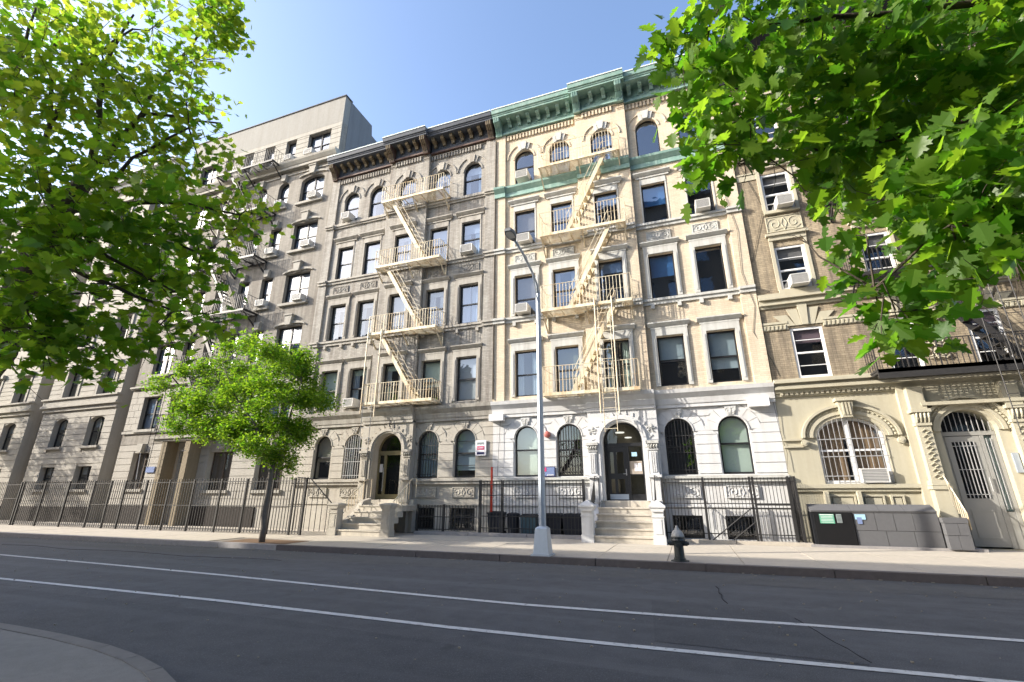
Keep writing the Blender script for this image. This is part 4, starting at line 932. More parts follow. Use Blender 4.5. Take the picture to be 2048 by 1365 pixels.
def ladder(r_, x0, x1, y, z0, z1, mat, n, name='drop_ladder'):
    mb = MB().tube([(x0, y, z0), (x0, y, z1)], .014, 5).tube([(x1, y, z0), (x1, y, z1)], .014, 5)
    o = mb.build(name, mat, r_)
    for i in range(n):
        z = z0 + (z1 - z0) * (i + .3) / n; pbox('rung', x0, x1, y - .009, y + .009, z - .009, z + .009, mat, r_)
pA = [5.42, 8.72, 12.22, 15.98]
eA = escape('cream painted fire escape on the grey building, stairs falling to the right', -13.4, -9.83, 17.12, 18.0, pA, creamir, [None, (-12.95, -11.6), (-12.95, -11.6), (-12.95, -11.6)], .93)
for a, b in ((3, 2), (2, 1), (1, 0)): flight(eA, -12.85, pA[a] + .02, -10.75, pA[b] + .1, 17.3, .48, creamir)
MB().tube([(-13.35, 17.08, 5.0), (-13.35, 17.08, 8.9)], .03, 6).tube([(-12.62, 17.08, 4.85), (-12.62, 17.08, 8.9)], .03, 6).build('ladder_guide', creamir, eA)
ladder(eA, -13.22, -12.75, 17.05, 3.35, 5.6, bars_w, 5)
pB = [5.25, 8.76, 12.27, 15.86]
eB = escape('cream painted fire escape on the cream building, stairs falling to the left', -4.93, -1.27, 17.12, 18.0, pB, creamir, [None, (-2.9, -1.7), (-2.9, -1.7), (-2.9, -1.7)], 1.14)
for a, b in ((3, 2), (2, 1), (1, 0)): flight(eB, -1.95, pB[a] + .02, -3.75, pB[b] + .1, 17.25, .48, creamir)
MB().tube([(-2.72, 17.08, 4.45), (-2.72, 17.08, 9.0)], .032, 6).tube([(-2.05, 17.08, 4.4), (-2.05, 17.08, 9.0)], .032, 6).build('ladder_guide', creamir, eB)
ladder(eB, -2.6, -2.15, 17.05, 3.75, 8.6, creamir, 13)
eE = escape('black fire escape over the arched doorway of the tan brick building', 5.92, 12.4, 17.0, 18.0, [5.2, 8.5, 11.8, 15.1], irongr, [None, (7.6, 9), (7.6, 9), (7.6, 9)], .92)
for k in range(3): flight(eE, 7.7 + 0.0, [8.5, 11.8, 15.1][k], 6.3 if False else 9.6, [5.3, 8.6, 11.9][k], 17.2, .5, irongr)
for xx in (5.9, 5.93):
    MB().box(xx, xx + .02, 17.05, 17.95, 5.25, 5.3).build('side_plate', irongr, eE)
MB().prism_x([(17.0, 5.0), (17.0, 5.3), (17.06, 5.3), (17.06, 5.0)], 5.9, 12.4).build('front_channel', irongr, eE)
ladder(eE, 8.75, 9.15, 16.9, 3.2, 8.9, irongr, 17)
ladder(eE, 9.35, 9.7, 16.95, 4.6, 8.9, irongr, 13)
# iron scrollwork bracket panels between windows
sc = MB()
for i in range(5): scroll(sc, 7.9 - .0, 5.9 + i * .42, .7, .42, 17.93, .022)
sc.build('scroll_panel', khaki, E_)
pC = [4.75, 7.95, 11.15, 14.45, 17.65, 20.95]
eC = escape('black fire escape down the middle of the seven storey parapet building', -26.4, -21.7, 17.05, 18.0, pC, iron, [None] + [(-25.4, -24.1)] * 5, .95)
for a in range(5, 0, -1): flight(eC, -25.3, pC[a], -23.2, pC[a - 1] + .1, 17.25, .5, iron)
ladder(eC, -26.6, -26.2, 17.0, 2.9, 7.9, iron, 14)

# ------------------------------------------------------------------ air conditioners
def ac(x, z, y, wd, label, d=.42, hh=.38):
    r_ = thing('air_conditioner', (x, y, z), label, 'air conditioner', 'window air conditioners')
    mb = MB().box(x - wd / 2, x + wd / 2, y - d, y + .12, z, z + hh); mb.build('casing', acw, r_)
    m2 = MB().box(x - wd / 2 + .04, x + wd / 2 - .04, y - d - .004, y - d, z + .04, z + hh - .04); m2.build('grille', acg, r_)
    m3 = MB()
    for i in range(7): zz = z + .055 + i * (hh - .1) / 7; m3.box(x - wd / 2 + .04, x + wd / 2 - .04, y - d - .014, y - d - .004, zz, zz + .012)
    for q in (x - wd / 2, x + wd / 2 - .035): m3.box(q, q + .035, y - d - .015, y - d - .001, z, z + hh)
    m3.box(x - wd / 2 + .035, x + wd / 2 - .035, y - d - .015, y - d - .001, z + hh - .03, z + hh).build('face_frame', acw, r_)
    return r_
ac(-5.9, 15.96, 18.0, .6, 'air conditioner in the leftmost top floor window under the green cornice')
ac(-5.85, 12.5, 18.0, .6, 'air conditioner in the leftmost window below the green band of the cream building')
ac(-5.95, 9.07, 18.0, .55, 'air conditioner in the leftmost third floor window, just left of the lamp post')
ac(1.75, 12.5, 18.0, .55, 'white rimmed air conditioner in the rightmost window below the green band')
ac(-16.1, 15.96, 18.0, .5, 'small air conditioner in the leftmost arched window under the maroon cornice')
ac(-8.68, 12.5, 18.0, .62, 'boxy air conditioner in the rightmost fourth floor window of the grey building')
ac(-14.5, 5.5, 18.0, .55, 'air conditioner at the foot of the second window left of the lowest cream balcony')
ac(-19.7, 21.42, 18.0, .6, 'air conditioner in the wide window just under the blank stucco parapet', d=.3, hh=.34)
ac(-21.3, 21.42, 18.0, .5, 'air conditioner in the narrow window just under the blank stucco parapet', d=.3, hh=.34)
ac(-18.85, 18.1, 18.0, .65, 'air conditioner on a strut below the wide segmental arched window', d=.3, hh=.34)
ac(-21.4, 18.1, 18.0, .5, 'air conditioner in the narrow arched window beside the black fire escape', d=.3, hh=.34)
ac(-18.8, 14.87, 18.0, .65, 'air conditioner in the wide window below the segmental arched one', d=.3, hh=.34)
ac(-21.4, 14.87, 18.0, .6, 'grey air conditioner in the narrow window two floors below the stucco parapet floor', d=.3, hh=.34)
ac(-18.8, 11.58, 18.0, .65, 'air conditioner in the lowest wide window above the young tree', d=.3, hh=.34)
ac(-21.4, 11.6, 18.0, .6, 'lowest air conditioner in the narrow window column beside the black fire escape', d=.3, hh=.34)
ac(4.58, 12.0, 17.97, .55, 'white rimmed air conditioner in the upper visible window of the tan brick building')
ac(4.52, 8.72, 17.97, .58, 'air conditioner with busy grille in the window above the keystone lintel')
ac(5.45, 1.96, 17.93, .72, 'wide air conditioner behind the bars of the large arched khaki window', d=.12, hh=.42)

# ------------------------------------------------------------------ fences
def fence(label, x0, x1, y, z0, z1, posts, mat, step=.13, rails=None, pw=.04, r=.009, finial=False, group=None, y2=None):
    r_ = thing('iron_fence', ((x0 + x1) / 2, y, z0), label, 'fence', group)
    for px in posts: pbox('post', px - pw, px + pw, y - pw, y + pw, z0 - .02, z1 + .03, mat, r_)
    for q in (rails or (.08, .55, .93)):
        z = z0 + (z1 - z0) * q; pbox('rail', x0, x1, y - .014, y + .014, z - .014, z + .014, mat, r_)
    n = int((x1 - x0) / step)
    for i in range(n + 1):
        x = x0 + (x1 - x0) * i / n; top = z1 + (.06 if finial else 0)
        pbox('picket', x - r, x + r, y - r, y + r, z0 + .04, top, mat, r_)
    return r_
low = thing('areaway_kerb', (-7, 17.1, .15), 'low grey stone kerb along the foot of the tall black railings', 'kerb')
for a, b in ((-10.2, -7.9), (-7.88, -5.6), (-5.58, -3.45)): pbox('kerb_block', a, b, 16.98, 17.22, .15, .27, kerbm, low)
low2 = thing('areaway_kerb', (1.2, 17.05, .15), 'pale worn kerb under the leaning black railings right of the white newel', 'kerb')
for a, b in ((-.78, 1.2), (1.22, 3.28)): pbox('kerb_block', a, b, 16.95, 17.2, .15, .25, conc, low2)
fence('low black picket railing before the barred basement windows of the grey building', -10.15, -7.62, 17.1, .27, 1.22, [-10.15, -9.0], iron, .125)
fence('tall black railing with gate right of the low picket railing, behind the lamp post', -7.45, -3.48, 17.1, .25, 2.1, [-7.47, -6.58, -5.0, -3.5], iron, .125, (.1, .32, .72, .93), pw=.045)
fr2 = fence('tall black railing with braced gate right of the white newel posts', -.8, 3.08, 17.08, .25, 2.12, [-.82, .46, 1.84, 1.93, 2.92, 3.1], iron, .1, (.1, .5, .58, .93), pw=.032, r=.008)
MB().tube([(.55, 17.05, .25), (1.84, 17.05, 1.25)], .02, 5).tube([(1.15, 17.05, .27), (1.84, 17.05, .8)], .018, 5).build('brace', iron, fr2)
MB().box(1.95, 2.9, 17.05, 17.09, 1.28, 1.35).box(1.95, 2.9, 17.05, 17.09, 1.18, 1.22).build('gate_bar', iron, fr2)
# mesh panel at the right end
mm = MB()
for i in range(26): mm.box(3.1, 3.108, 17.08 + i * .034, 17.085 + i * .034, .25, 2.15)
for i in range(40): mm.box(3.112, 3.118, 17.08, 17.95, .28 + i * .047, .285 + i * .047)
mm.box(3.09, 3.12, 17.93, 17.97, .2, 2.15); mm.build('mesh_panel', irongr, fr2)
fence('long spiked iron fence with leaning posts in front of the parapet building', -32.2, -13.9, 15.05, .15, 2.2, [-32.2, -30.4, -28.5, -26.6, -25.4, -24.4, -22.97, -21.5, -20.0, -18.4, -17.0, -15.6, -14.5, -13.95], irongr, .15, (.06, .5, .96), pw=.035, r=.011, finial=True)
fence('iron fence in front of the limestone building at the far left', -44, -32.3, 15.05, .15, 2.2, [-44, -41, -38, -35, -32.4], irongr, .15, (.06, .62, .95), finial=True)
# stair rail down to the basement behind the left fence
rl = thing('basement_stair_rail', (-14.6, 16.3, .15), 'sloping black handrail behind the spiked fence, left of the grey building steps', 'railing')
MB().tube([(-15.6, 16.3, 2.3), (-14.9, 16.3, 2.25), (-13.2, 16.3, .9)], .025, 6).build('handrail', iron, rl)
for i in range(9): x = -15.5 + i * .27; pbox('baluster', x - .01, x + .01, 16.29, 16.31, .2, 2.25 if x < -14.9 else round(2.25 - (x + 14.9) * .79, 2), iron, rl)
# stoop handrails
def stooprail(label, x, y0, z0, y1, z1, mat):
    r_ = thing('stoop_railing', (x, y0, z0), label, 'railing')
    MB().tube([(x, y0, z0), (x, y0, z0 + .42), (x, y1, z1 + .72), (x, y1 + .35, z1 + .74), (x, y1 + .35, z1)], .018, 6).build('handrail', mat, r_)
    for i in range(7):
        f = i / 7; y = y0 + (y1 - y0) * f; z = z0 + (z1 - z0) * f; pbox('baluster', x - .009, x + .009, y - .009, y + .009, round(z, 2), round(z + .42 + .3 * f, 2), mat, r_)
stooprail('black railing climbing left of the black arched door', -3.12, 16.5, 1.0, 17.3, 1.5, iron)
stooprail('black railing climbing right of the black arched door', -1.06, 16.5, 1.0, 17.3, 1.5, iron)
stooprail('pale railing climbing right of the grey building door', -10.55, 16.0, .95, 17.2, 1.5, creamir)
stooprail('pale railing climbing left of the grey building door', -12.75, 16.0, .95, 17.2, 1.5, creamir)
stooprail('curved grey railing beside the arched door of the tan brick building', 7.05, 16.9, .7, 17.6, 1.4, creamir)

# ------------------------------------------------------------------ low block wall on the right
bw = thing('grey_block_wall', (5.1, 17.1, .15), 'low grey painted block wall with sloped cap left of the arched doorway', 'wall')
MB().box(3.36, 6.44, 17.05, 17.4, .2, 1.12).build('wall_core', roomd, bw)
pbox('wall_footing', 3.2, 7.3, 16.93, 17.45, .15, .22, kerbm, bw)
for z0, z1, cuts in ((.225, .62, [4.42, 5.15, 5.8, 6.43]), (.63, 1.1, [4.42, 4.95, 5.4, 5.85, 6.43])):
    for a, b in zip(cuts, cuts[1:]): pbox('block', a + .006, b - .006, 16.995 + random.uniform(0, .01), 17.05, z0, z1, blockm, bw)
cuts = [3.36, 4.4, 5.1, 5.7, 6.43]
for a, b in zip(cuts, cuts[1:]): MB().prism_x([(17.0, 1.11), (16.98, 1.16), (17.3, 1.33), (17.42, 1.33), (17.42, 1.11)], a + .004, b - .004).build('cap_stone', blockm, bw)
MB().box(3.42, 4.40, 16.97, 17.045, .23, 1.1).build('black_board', cabd, bw)
for z0, z1, cuts in ((.2, .55, [6.46, 6.7, 6.98]), (.56, .86, [6.46, 6.75, 6.98]), (.87, 1.0, [6.44, 7.0])):
    for a, b in zip(cuts, cuts[1:]): pbox('block', a + .004, b - .004, 16.82, 17.3, z0, z1, blockm, bw)
nt1 = tag(MB().box(3.56, 3.93, 16.955, 16.968, .8, 1.06).build('notice', signg), 'green printed notice on the black board, left of the grey slip', 'notice')
lines = MB()
for i in range(5): lines.box(3.59, 3.9, 16.953, 16.954, .83 + i * .04, .84 + i * .04)
lines.box(3.57, 3.92, 16.953, 16.954, 1.03, 1.05).build('print_lines', signw, nt1)
nt2 = tag(MB().box(3.99, 4.12, 16.955, 16.968, .82, 1.06).build('notice', signgr), 'narrow grey paper slip on the black board, right of the green notice', 'notice')
lines = MB()
for i in range(6): lines.box(4.0, 4.11, 16.953, 16.954, .84 + i * .035, .85 + i * .035)
lines.build('print_lines', cabd, nt2)
nt3 = tag(MB().box(4.46, 4.72, 16.983, 16.992, .92, 1.06).build('notice', signbl), 'torn light blue poster remnant on the grey block wall', 'notice')
MB().box(4.5, 4.62, 16.98, 16.982, .8, .98).build('torn_corner', signb, nt3)

# ------------------------------------------------------------------ small street things
lamp = thing('street_lamp', (-3.64, 12.36, .15), 'tall grey steel street lamp with bent arm on the sidewalk', 'street lamp')
X, Y = -3.64, 12.36
mb = MB(); a = .2
mb.box(X - a - .05, X + a + .05, Y - a - .05, Y + a + .05, .15, .19); n0 = len(mb.v); b = .155
mb.v += [(X - a, Y - a, .19), (X + a, Y - a, .19), (X + a, Y + a, .19), (X - a, Y + a, .19), (X - b, Y - b, .78), (X + b, Y - b, .78), (X + b, Y + b, .78), (X - b, Y + b, .78), (X - .1, Y - .1, .83), (X + .1, Y - .1, .83), (X + .1, Y + .1, .83), (X - .1, Y + .1, .83)]
for k in (0, 4):
    for i in range(4): mb.f.append((n0 + k + i, n0 + k + (i + 1) % 4, n0 + k + 4 + (i + 1) % 4, n0 + k + 4 + i))
mb.f.append((n0 + 8, n0 + 9, n0 + 10, n0 + 11)); mb.build('base', zinc, lamp)
MB().tube([(X, Y, .8), (X, Y, 4), (X, Y, 7.45)], [.098, .083, .062], 8).build('pole', zinc, lamp, False)
arm = [(X, Y, 7.25), (X, Y - .1, 7.6), (X, Y - .6, 7.82), (X, Y - 1.4, 7.98), (X, Y - 2.15, 8.02)]
MB().tube(arm, .036, 8).build('arm', zinc, lamp, True)
MB().tube([(X, Y, 7.0), (X, Y - .55, 7.78)], .02, 6).build('arm_brace', zinc, lamp)
MB().prism_z([(X - .04, Y - 2.1), (X - .11, Y - 2.25), (X - .13, Y - 2.5), (X - .08, Y - 2.65), (X + .08, Y - 2.65), (X + .13, Y - 2.5), (X + .11, Y - 2.25), (X + .04, Y - 2.1)], 7.99, 8.07).build('lamp_head', surf('lamp_head_grey', (.2, .21, .22), bump=0), lamp)
MB().prism_z([(X - .08, Y - 2.28), (X - .1, Y - 2.5), (X - .06, Y - 2.6), (X + .06, Y - 2.6), (X + .1, Y - 2.5), (X + .08, Y - 2.28)], 7.975, 7.988).build('lamp_lens', surf('lamp_lens', (.5, .5, .48), bump=0, rough=.2), lamp)

hy = thing('fire_hydrant', (-.36, 12.36, .15), 'black fire hydrant with chipped silver bonnet at the kerb', 'fire hydrant')
X, Y = -.36, 12.36
MB().lathe([(.2, .15), (.2, .17), (.13, .175), (.13, .22), (.115, .23), (.105, .5), (.12, .52), (.12, .55)], X, Y, 16).build('barrel', hyd_b, hy, False)
MB().lathe([(.125, .55), (.155, .56), (.165, .6), (.15, .64), (.16, .645), (.16, .665)], X, Y, 16).build('flange', hyd_b, hy)
MB().lathe([(.15, .666), (.145, .70), (.12, .76), (.08, .81), (.055, .82), (.05, .86), (.03, .87), (.03, .91)], X, Y, 16).build('bonnet', hyd_s, hy, True)
MB().tube([(X - .20, Y - .02, .53), (X + .20, Y - .02, .53)], .052, 10).tube([(X - .235, Y - .02, .53), (X - .19, Y - .02, .53)], .035, 6).tube([(X + .19, Y - .02, .53), (X + .235, Y - .02, .53)], .035, 6).build('hose_outlets', hyd_b, hy)
MB().tube([(X, Y, .52), (X, Y - .21, .52)], .07, 12).tube([(X, Y - .2, .52), (X, Y - .235, .52)], .035, 6).build('steamer_outlet', hyd_b, hy)

def bin_(x0, x1, y0, y1, z1, mat, label, round_=False):
    r_ = thing('trash_bin', ((x0 + x1) / 2, y0, .15), label, 'trash bin', 'bins behind the tall black railing')
    if round_:
        cx, cy, rr = (x0 + x1) / 2, (y0 + y1) / 2, (x1 - x0) / 2
        MB().lathe([(rr * .8, .15), (rr * .93, z1 - .1), (rr, z1 - .1), (rr, z1 - .05), (rr * .95, z1 - .05)], cx, cy, 18).build('body', mat, r_); MB().lathe([(rr * 1.03, z1 - .05), (rr * 1.03, z1), (rr * .4, z1 + .05)], cx, cy, 18).build('lid', binm, r_)
    else:
        n0 = 0; mb = MB(); k = .04
        mb.v = [(x0 + k, y0 + k, .2), (x1 - k, y0 + k, .2), (x1 - k, y1 - k, .2), (x0 + k, y1 - k, .2), (x0, y0, z1 - .06), (x1, y0, z1 - .06), (x1, y1, z1 - .06), (x0, y1, z1 - .06)]
        mb.f = [(0, 3, 2, 1), (4, 5, 6, 7), (0, 1, 5, 4), (1, 2, 6, 5), (2, 3, 7, 6), (3, 0, 4, 7)]; mb.build('body', mat, r_)
        MB().box(x0 - .03, x1 + .03, y0 - .04, y1 + .02, z1 - .06, z1 - .01).box(x0 + .05, x1 - .05, y0 + .05, y1 - .05, z1 - .01, z1 + .03).build('lid', binm, r_)
        MB().tube([(x0 + .05, y1 - .02, .23), (x0 + .05, y1 + .04, .23)], .08, 10).tube([(x1 - .05, y1 - .02, .23), (x1 - .05, y1 + .04, .23)], .08, 10).build('wheel', binm, r_)
bin_(-7.25, -6.68, 17.3, 17.75, .98, binm, 'black square bin behind the gate, at the foot of the red pole')
bin_(-6.55, -6.05, 17.3, 17.8, .92, binm, 'dark round can beside the black square bin', True)
bin_(-5.95, -5.35, 17.3, 17.8, .90, binb, 'blue grey wheeled bin just left of the lamp post')
bin_(-5.05, -4.4, 17.3, 17.85, .93, binm, 'black wheeled bin just right of the lamp post')
bin_(-4.35, -3.65, 17.3, 17.85, .93, binm, 'large black wheeled bin next to the white newel post')
tag(MB().tube([(-7.07, 17.25, .99), (-7.07, 17.25, 2.62)], .045, 8).build('red_pole', redm), 'upright red pole behind the black gate', 'pole')
bx = lambda x0, x1, z0, z1, lab: tag(MB().box(x0, x1, 17.68, 17.97, z0, z1).build('junction_box', pvc), lab, 'box')
bx(-7.42, -6.8, 4.48, 4.74, 'white metal box on the facade above the red and white sign')
bx(2.25, 2.9, 4.48, 4.8, 'white metal box on the facade at the right end of the white ground floor')
tag(MB().lathe([(.13, 0), (.13, .05), (.1, .1), (.05, .12), (.01, .125)], 0, 0, 16).build('alarm_bell', redbr), 'round faded red alarm bell between two arched windows', 'alarm')
o = bpy.data.objects['alarm_bell']; o.rotation_euler = (R(90), 0, 0); o.location = (-5.02, 17.9, 3.86)
s1 = tag(MB().box(-8.1, -7.62, 17.93, 17.965, 3.12, 3.74).build('wall_sign', signw), 'small white sign with a pink band and a navy strip', 'sign')
MB().box(-8.02, -7.70, 17.922, 17.929, 3.36, 3.5).build('pink_band', signp, s1); MB().box(-8.03, -7.70, 17.922, 17.929, 3.18, 3.26).build('navy_strip', signn, s1)
g_ = MB()
for i in range(7): g_.box(-8.02 + i * .045, -7.99 + i * .045, 17.922, 17.929, 3.56 + .01 * (i % 3), 3.66)
g_.build('print_marks', signgr, s1)
g_ = MB()
for i in range(6): g_.box(-7.99 + i * .045, -7.965 + i * .045, 17.916, 17.921, 3.4, 3.46)
g_.build('print_marks', signw, s1)
s2 = tag(MB().box(-5.32, -4.73, 17.93, 17.965, 2.26, 2.63).build('wall_sign', signn), 'slate blue sign with purple corner, partly behind the lamp post', 'sign')
MB().box(-5.3, -4.76, 17.922, 17.929, 2.29, 2.61).build('blue_field', signb, s2); MB().box(-5.26, -5.08, 17.915, 17.921, 2.45, 2.60).build('purple_mark', signp, s2)
g_ = MB()
for i in range(8): g_.box(-5.05 + i * .034, -5.03 + i * .034, 17.915, 17.921, 2.3, 2.34)
g_.build('print_marks', signw, s2)
s3 = tag(MB().box(-27.75, -27.1, 17.93, 17.99, 2.75, 3.05).build('wall_sign', signb), 'plain blue sign on the stone courses beside the boarded window', 'sign')
MB().tube([(-28.25, 17.9, 1.9), (-28.4, 17.85, 3.9)], .02, 5).build('conduit', pvc, C)
# cables draped on the facades
def cable(pts, label):
    tag(MB().tube(pts, .008, 4).build('cable', wire), label, 'cable')
cable([(2.75, 17.87, 15.2), (2.6, 17.87, 13.2), (2.85, 17.87, 11.4), (2.75, 17.87, 9.6), (3.0, 17.88, 8.2), (2.8, 17.88, 7.2), (3.25, 17.98, 6.1), (3.4, 17.98, 5.5)], 'loose black cable wandering down the right pilaster of the cream building')
cable([(3.05, 17.9, 4.6), (3.1, 17.95, 3.6), (3.2, 17.95, 2.9), (3.1, 17.9, 2.4)], 'short loose cable at the joint of the white and khaki ground floors')
cable([(-7.0, 17.93, 4.5), (-7.05, 17.9, 3.4), (-7.1, 17.9, 2.3)], 'thin dark downpipe cable beside the red pole')
cable([(3.3, 17.97, 14.5), (3.9, 17.97, 12.2), (3.2, 17.97, 10.0)], 'thin cable crossing the tan brick left of its first window')
pp = tag(MB().tube([(-7.33, 17.86, 5.4), (-7.33, 17.86, 18.7)], .03, 6).build('downpipe', surf('pipe_brown', (.09, .075, .06))), 'dark vertical pipe on the joint of the grey and cream buildings', 'pipe')

# ------------------------------------------------------------------ trees
def leaf_shape(kind):
    if kind == 'maple':
        pts = [(0, 0), (.16, -.06), (.42, .0), (.30, .16), (.62, .34), (.40, .40), (.48, .62), (.26, .58), (.22, .74), (.12, .72), (0, 1.0)]
    elif kind == 'oak':
        pts = [(0, 0), (.12, .06), (.30, .08), (.25, .18), (.22, .24), (.48, .30), (.42, .40), (.52, .50), (.27, .50), (.26, .58), (.42, .70), (.34, .78), (.20, .74), (.20, .84), (.14, .92), (0, 1.05)]
    else:
        pts = [(0, 0), (.22, .35), (.17, .7), (0, 1.0)]
    l = [(-x, y) for x, y in reversed(pts[1:-1])]
    v = [(x, y, .22 * abs(x)) for x, y in pts + l]
    half = len(pts); f = []
    # fan each half from the midrib
    mid = len(v); v += [(0, .45, 0)]
    n = len(pts) + len(l)
    for i in range(n): f.append((i, (i + 1) % n, mid))
    return np.array(v), f
LEAF = {k: leaf_shape(k) for k in ('maple', 'oak', 'small')}
def frames(n, droop, rng, up=None):
    """random leaf axes: tips droop by 'droop', blades face mostly up"""
    az = rng.uniform(0, 2 * math.pi, n); tilt = rng.normal(-droop, .45, n)
    t = np.stack([np.cos(az) * np.cos(tilt), np.sin(az) * np.cos(tilt), np.sin(tilt)], 1)
    nr = rng.normal(0, .55, (n, 3)) + np.array([0, 0, 1.0]); nr -= t * (nr * t).sum(1)[:, None]; nr /= np.linalg.norm(nr, axis=1)[:, None]
    b = np.cross(t, nr); return t, b, nr
def leaf_mesh(name, pos, size, kind, mat, droop, rng):
    v, f = LEAF[kind]; n = len(pos); t, b, nr = frames(n, droop, rng)
    P = pos[:, None, :] + size[:, None, None] * (v[None, :, 0:1] * b[:, None, :] + v[None, :, 1:2] * t[:, None, :] + v[None, :, 2:3] * nr[:, None, :] * 1.0)
    P = P.reshape(-1, 3); k = len(v); F = np.array(f); FF = (F[None] + (np.arange(n) * k)[:, None, None]).reshape(-1, 3)
    c = (P.min(0) + P.max(0)) / 2
    m = bpy.data.meshes.new(name); m.vertices.add(len(P)); m.vertices.foreach_set('co', (P - c).ravel())
    m.loops.add(FF.size); m.loops.foreach_set('vertex_index', FF.ravel().astype(np.int32))
    m.polygons.add(len(FF)); m.polygons.foreach_set('loop_start', np.arange(0, FF.size, 3, dtype=np.int32)); m.polygons.foreach_set('loop_total', np.full(len(FF), 3, dtype=np.int32))
    m.update(calc_edges=True)
    at = m.attributes.new('tone', 'FLOAT', 'FACE'); at.data.foreach_set('value', np.repeat(rng.uniform(0, 1, n), len(f)).astype(np.float32))
    m.materials.append(mat); return m, Vector(c)
def single_leaves(root, pos, size, kind, mat, droop, rng):
    v, f = LEAF[kind]; meshes = []
    for q in range(6):
        m = bpy.data.meshes.new('leaf'); m.from_pydata([tuple(x) for x in v], [], f); m.materials.append(mat)
        at = m.attributes.new('tone', 'FLOAT', 'FACE'); at.data.foreach_set('value', [q / 5] * len(f)); meshes.append(m)
    t, b, nr = frames(len(pos), droop, rng); rp = worldpos(root)
    for i in range(len(pos)):
        o = bpy.data.objects.new('leaf', meshes[i % 6]); COL.objects.link(o); o.parent = root
        M = Matrix(((b[i][0], t[i][0], nr[i][0]), (b[i][1], t[i][1], nr[i][1]), (b[i][2], t[i][2], nr[i][2]))).to_4x4()
        M = Matrix.Translation(Vector(pos[i]) - rp) @ M @ Matrix.Scale(float(size[i]), 4); o.matrix_local = M
def cluster_points(cl, per, rng, expo=.5, flat=.75, gaps=True):
    out = []
    for x, y, z, r in cl:
        n = int(per * r ** 2.1); nb = max(2, int(n / 16))
        cen = rng.normal(0, 1, (nb, 3)); cen /= np.linalg.norm(cen, axis=1)[:, None]; cen *= (rng.uniform(0, 1, nb) ** expo * r)[:, None]; cen[:, 2] *= flat
        p = cen[rng.integers(0, nb, n)] + rng.normal(0, .11 + .03 * r, (n, 3)); out.append(p + np.array([x, y, z]))
    return np.concatenate(out)
def limb(root, pts, r0, r1, mat, name='branch', k=7):
    P = [Vector(p) for p in pts]; out = [P[0]]
    for a, b in zip(P, P[1:]):
        for s in (.33, .66, 1): 
            q = a.lerp(b, s); j = (b - a).length * .04; out.append(q + Vector((random.uniform(-j, j), random.uniform(-j, j), random.uniform(-j, j))) if s < 1 else q)
    n = len(out); MB().tube([tuple(p) for p in out], [r0 + (r1 - r0) * i / (n - 1) for i in range(n)], k).build(name, mat, root, True)
def twigs(root, clusters, nodes, mat, rng, n=2, r=.012):
    mb = MB()
    for x, y, z, rr in clusters:
        c = Vector((x, y, z)); src = min(nodes, key=lambda p: (Vector(p) - c).length)
        mid = (Vector(src) + c) / 2 + Vector(rng.normal(0, .06, 3)); L = (Vector(src) - c).length
        mb.tube([src, tuple(mid), tuple(c)], [r * (1 + L * .5), r * .9, r * .5], 5)
        for _ in range(int(3 + rr * 8)):
            d = Vector(rng.normal(0, 1, 3)).normalized() * rr * rng.uniform(.5, 1); d.z *= .8
            mb.tube([tuple(c * .6 + mid * .4), tuple(c + d * .5), tuple(c + d)], [r * .5, r * .4, r * .2], 4)
    o = mb.build('twigs', mat, root); return o

LEFT = [(-5.45, 3.2, 8.1, .2), (-5.6, 3.0, 8.1, .3), (-5.55, 3.15, 7.6, .3), (-6.46, 1.83, 6.48, 1.1), (-6.38, 2.23, 7.08, 1), (-5.97, 2.65, 7.5, 0.8), (-6.35, 2.2, 5.94, 1.1), (-6.04, 2.63, 6.48, 1.0), (-5.74, 3.09, 6.58, 0.75), (-5.61, 3.06, 7.2, 0.5), (-5.66, 3.02, 7.91, 0.35), (-5.5, 3.16, 8.26, 0.25), (-5.53, 3.32, 7.88, 0.2), (-6.5, 2.21, 5.08, 1.1), (-6.17, 2.63, 5.38, 1.1), (-5.9, 3.11, 5.84, 0.8), (-5.74, 3.49, 5.76, 0.6), (-5.45, 3.71, 5.37, 0.55), (-5.27, 4.04, 5.3, 0.35), (-5.41, 3.91, 5.02, 0.3), (-6.22, 2.46, 4.28, 1.0), (-5.86, 2.91, 4.6, 1.0), (-5.57, 3.33, 4.71, 0.8), (-5.39, 3.67, 4.65, 0.45), (-6.25, 2.49, 3.53, 1.0), (-5.95, 2.84, 3.63, 1.0), (-5.69, 3.27, 4.02, 0.8), (-5.51, 3.67, 4.17, 0.4), (-5.52, 3.9, 3.79, 0.35), (-5.71, 3.58, 3.5, 0.5), (-6.09, 2.67, 3.02, 0.55), (-5.87, 3.07, 3.12, 0.5), (-5.76, 3.45, 3.21, 0.3), (-6.62, 1.85, 5.7, 1), (-6.53, 2.18, 4.31, 1.2), (-6.23, 2.42, 2.86, 0.6), (-6.18, 2.35, 3.2, 0.8)]
rngL = np.random.default_rng(21)
TL = thing('maple_tree', (-8.9, 3.3, .15), 'large leafy maple overhanging the left side of the street', 'tree')
limb(TL, [(-8.9, 3.3, .1), (-8.5, 3.18, 2.7), (-7.9, 3.0, 3.7), (-7.5, 2.9, 4.35), (-7.2, 2.85, 5.0), (-7.0, 2.9, 5.5)], .24, .10, bark, 'trunk', 10)
nodes = [(-8.3, 3.1, 3.0), (-7.9, 3.0, 3.7), (-7.5, 2.9, 4.35), (-7.2, 2.85, 5.0), (-7.0, 2.9, 5.5)]
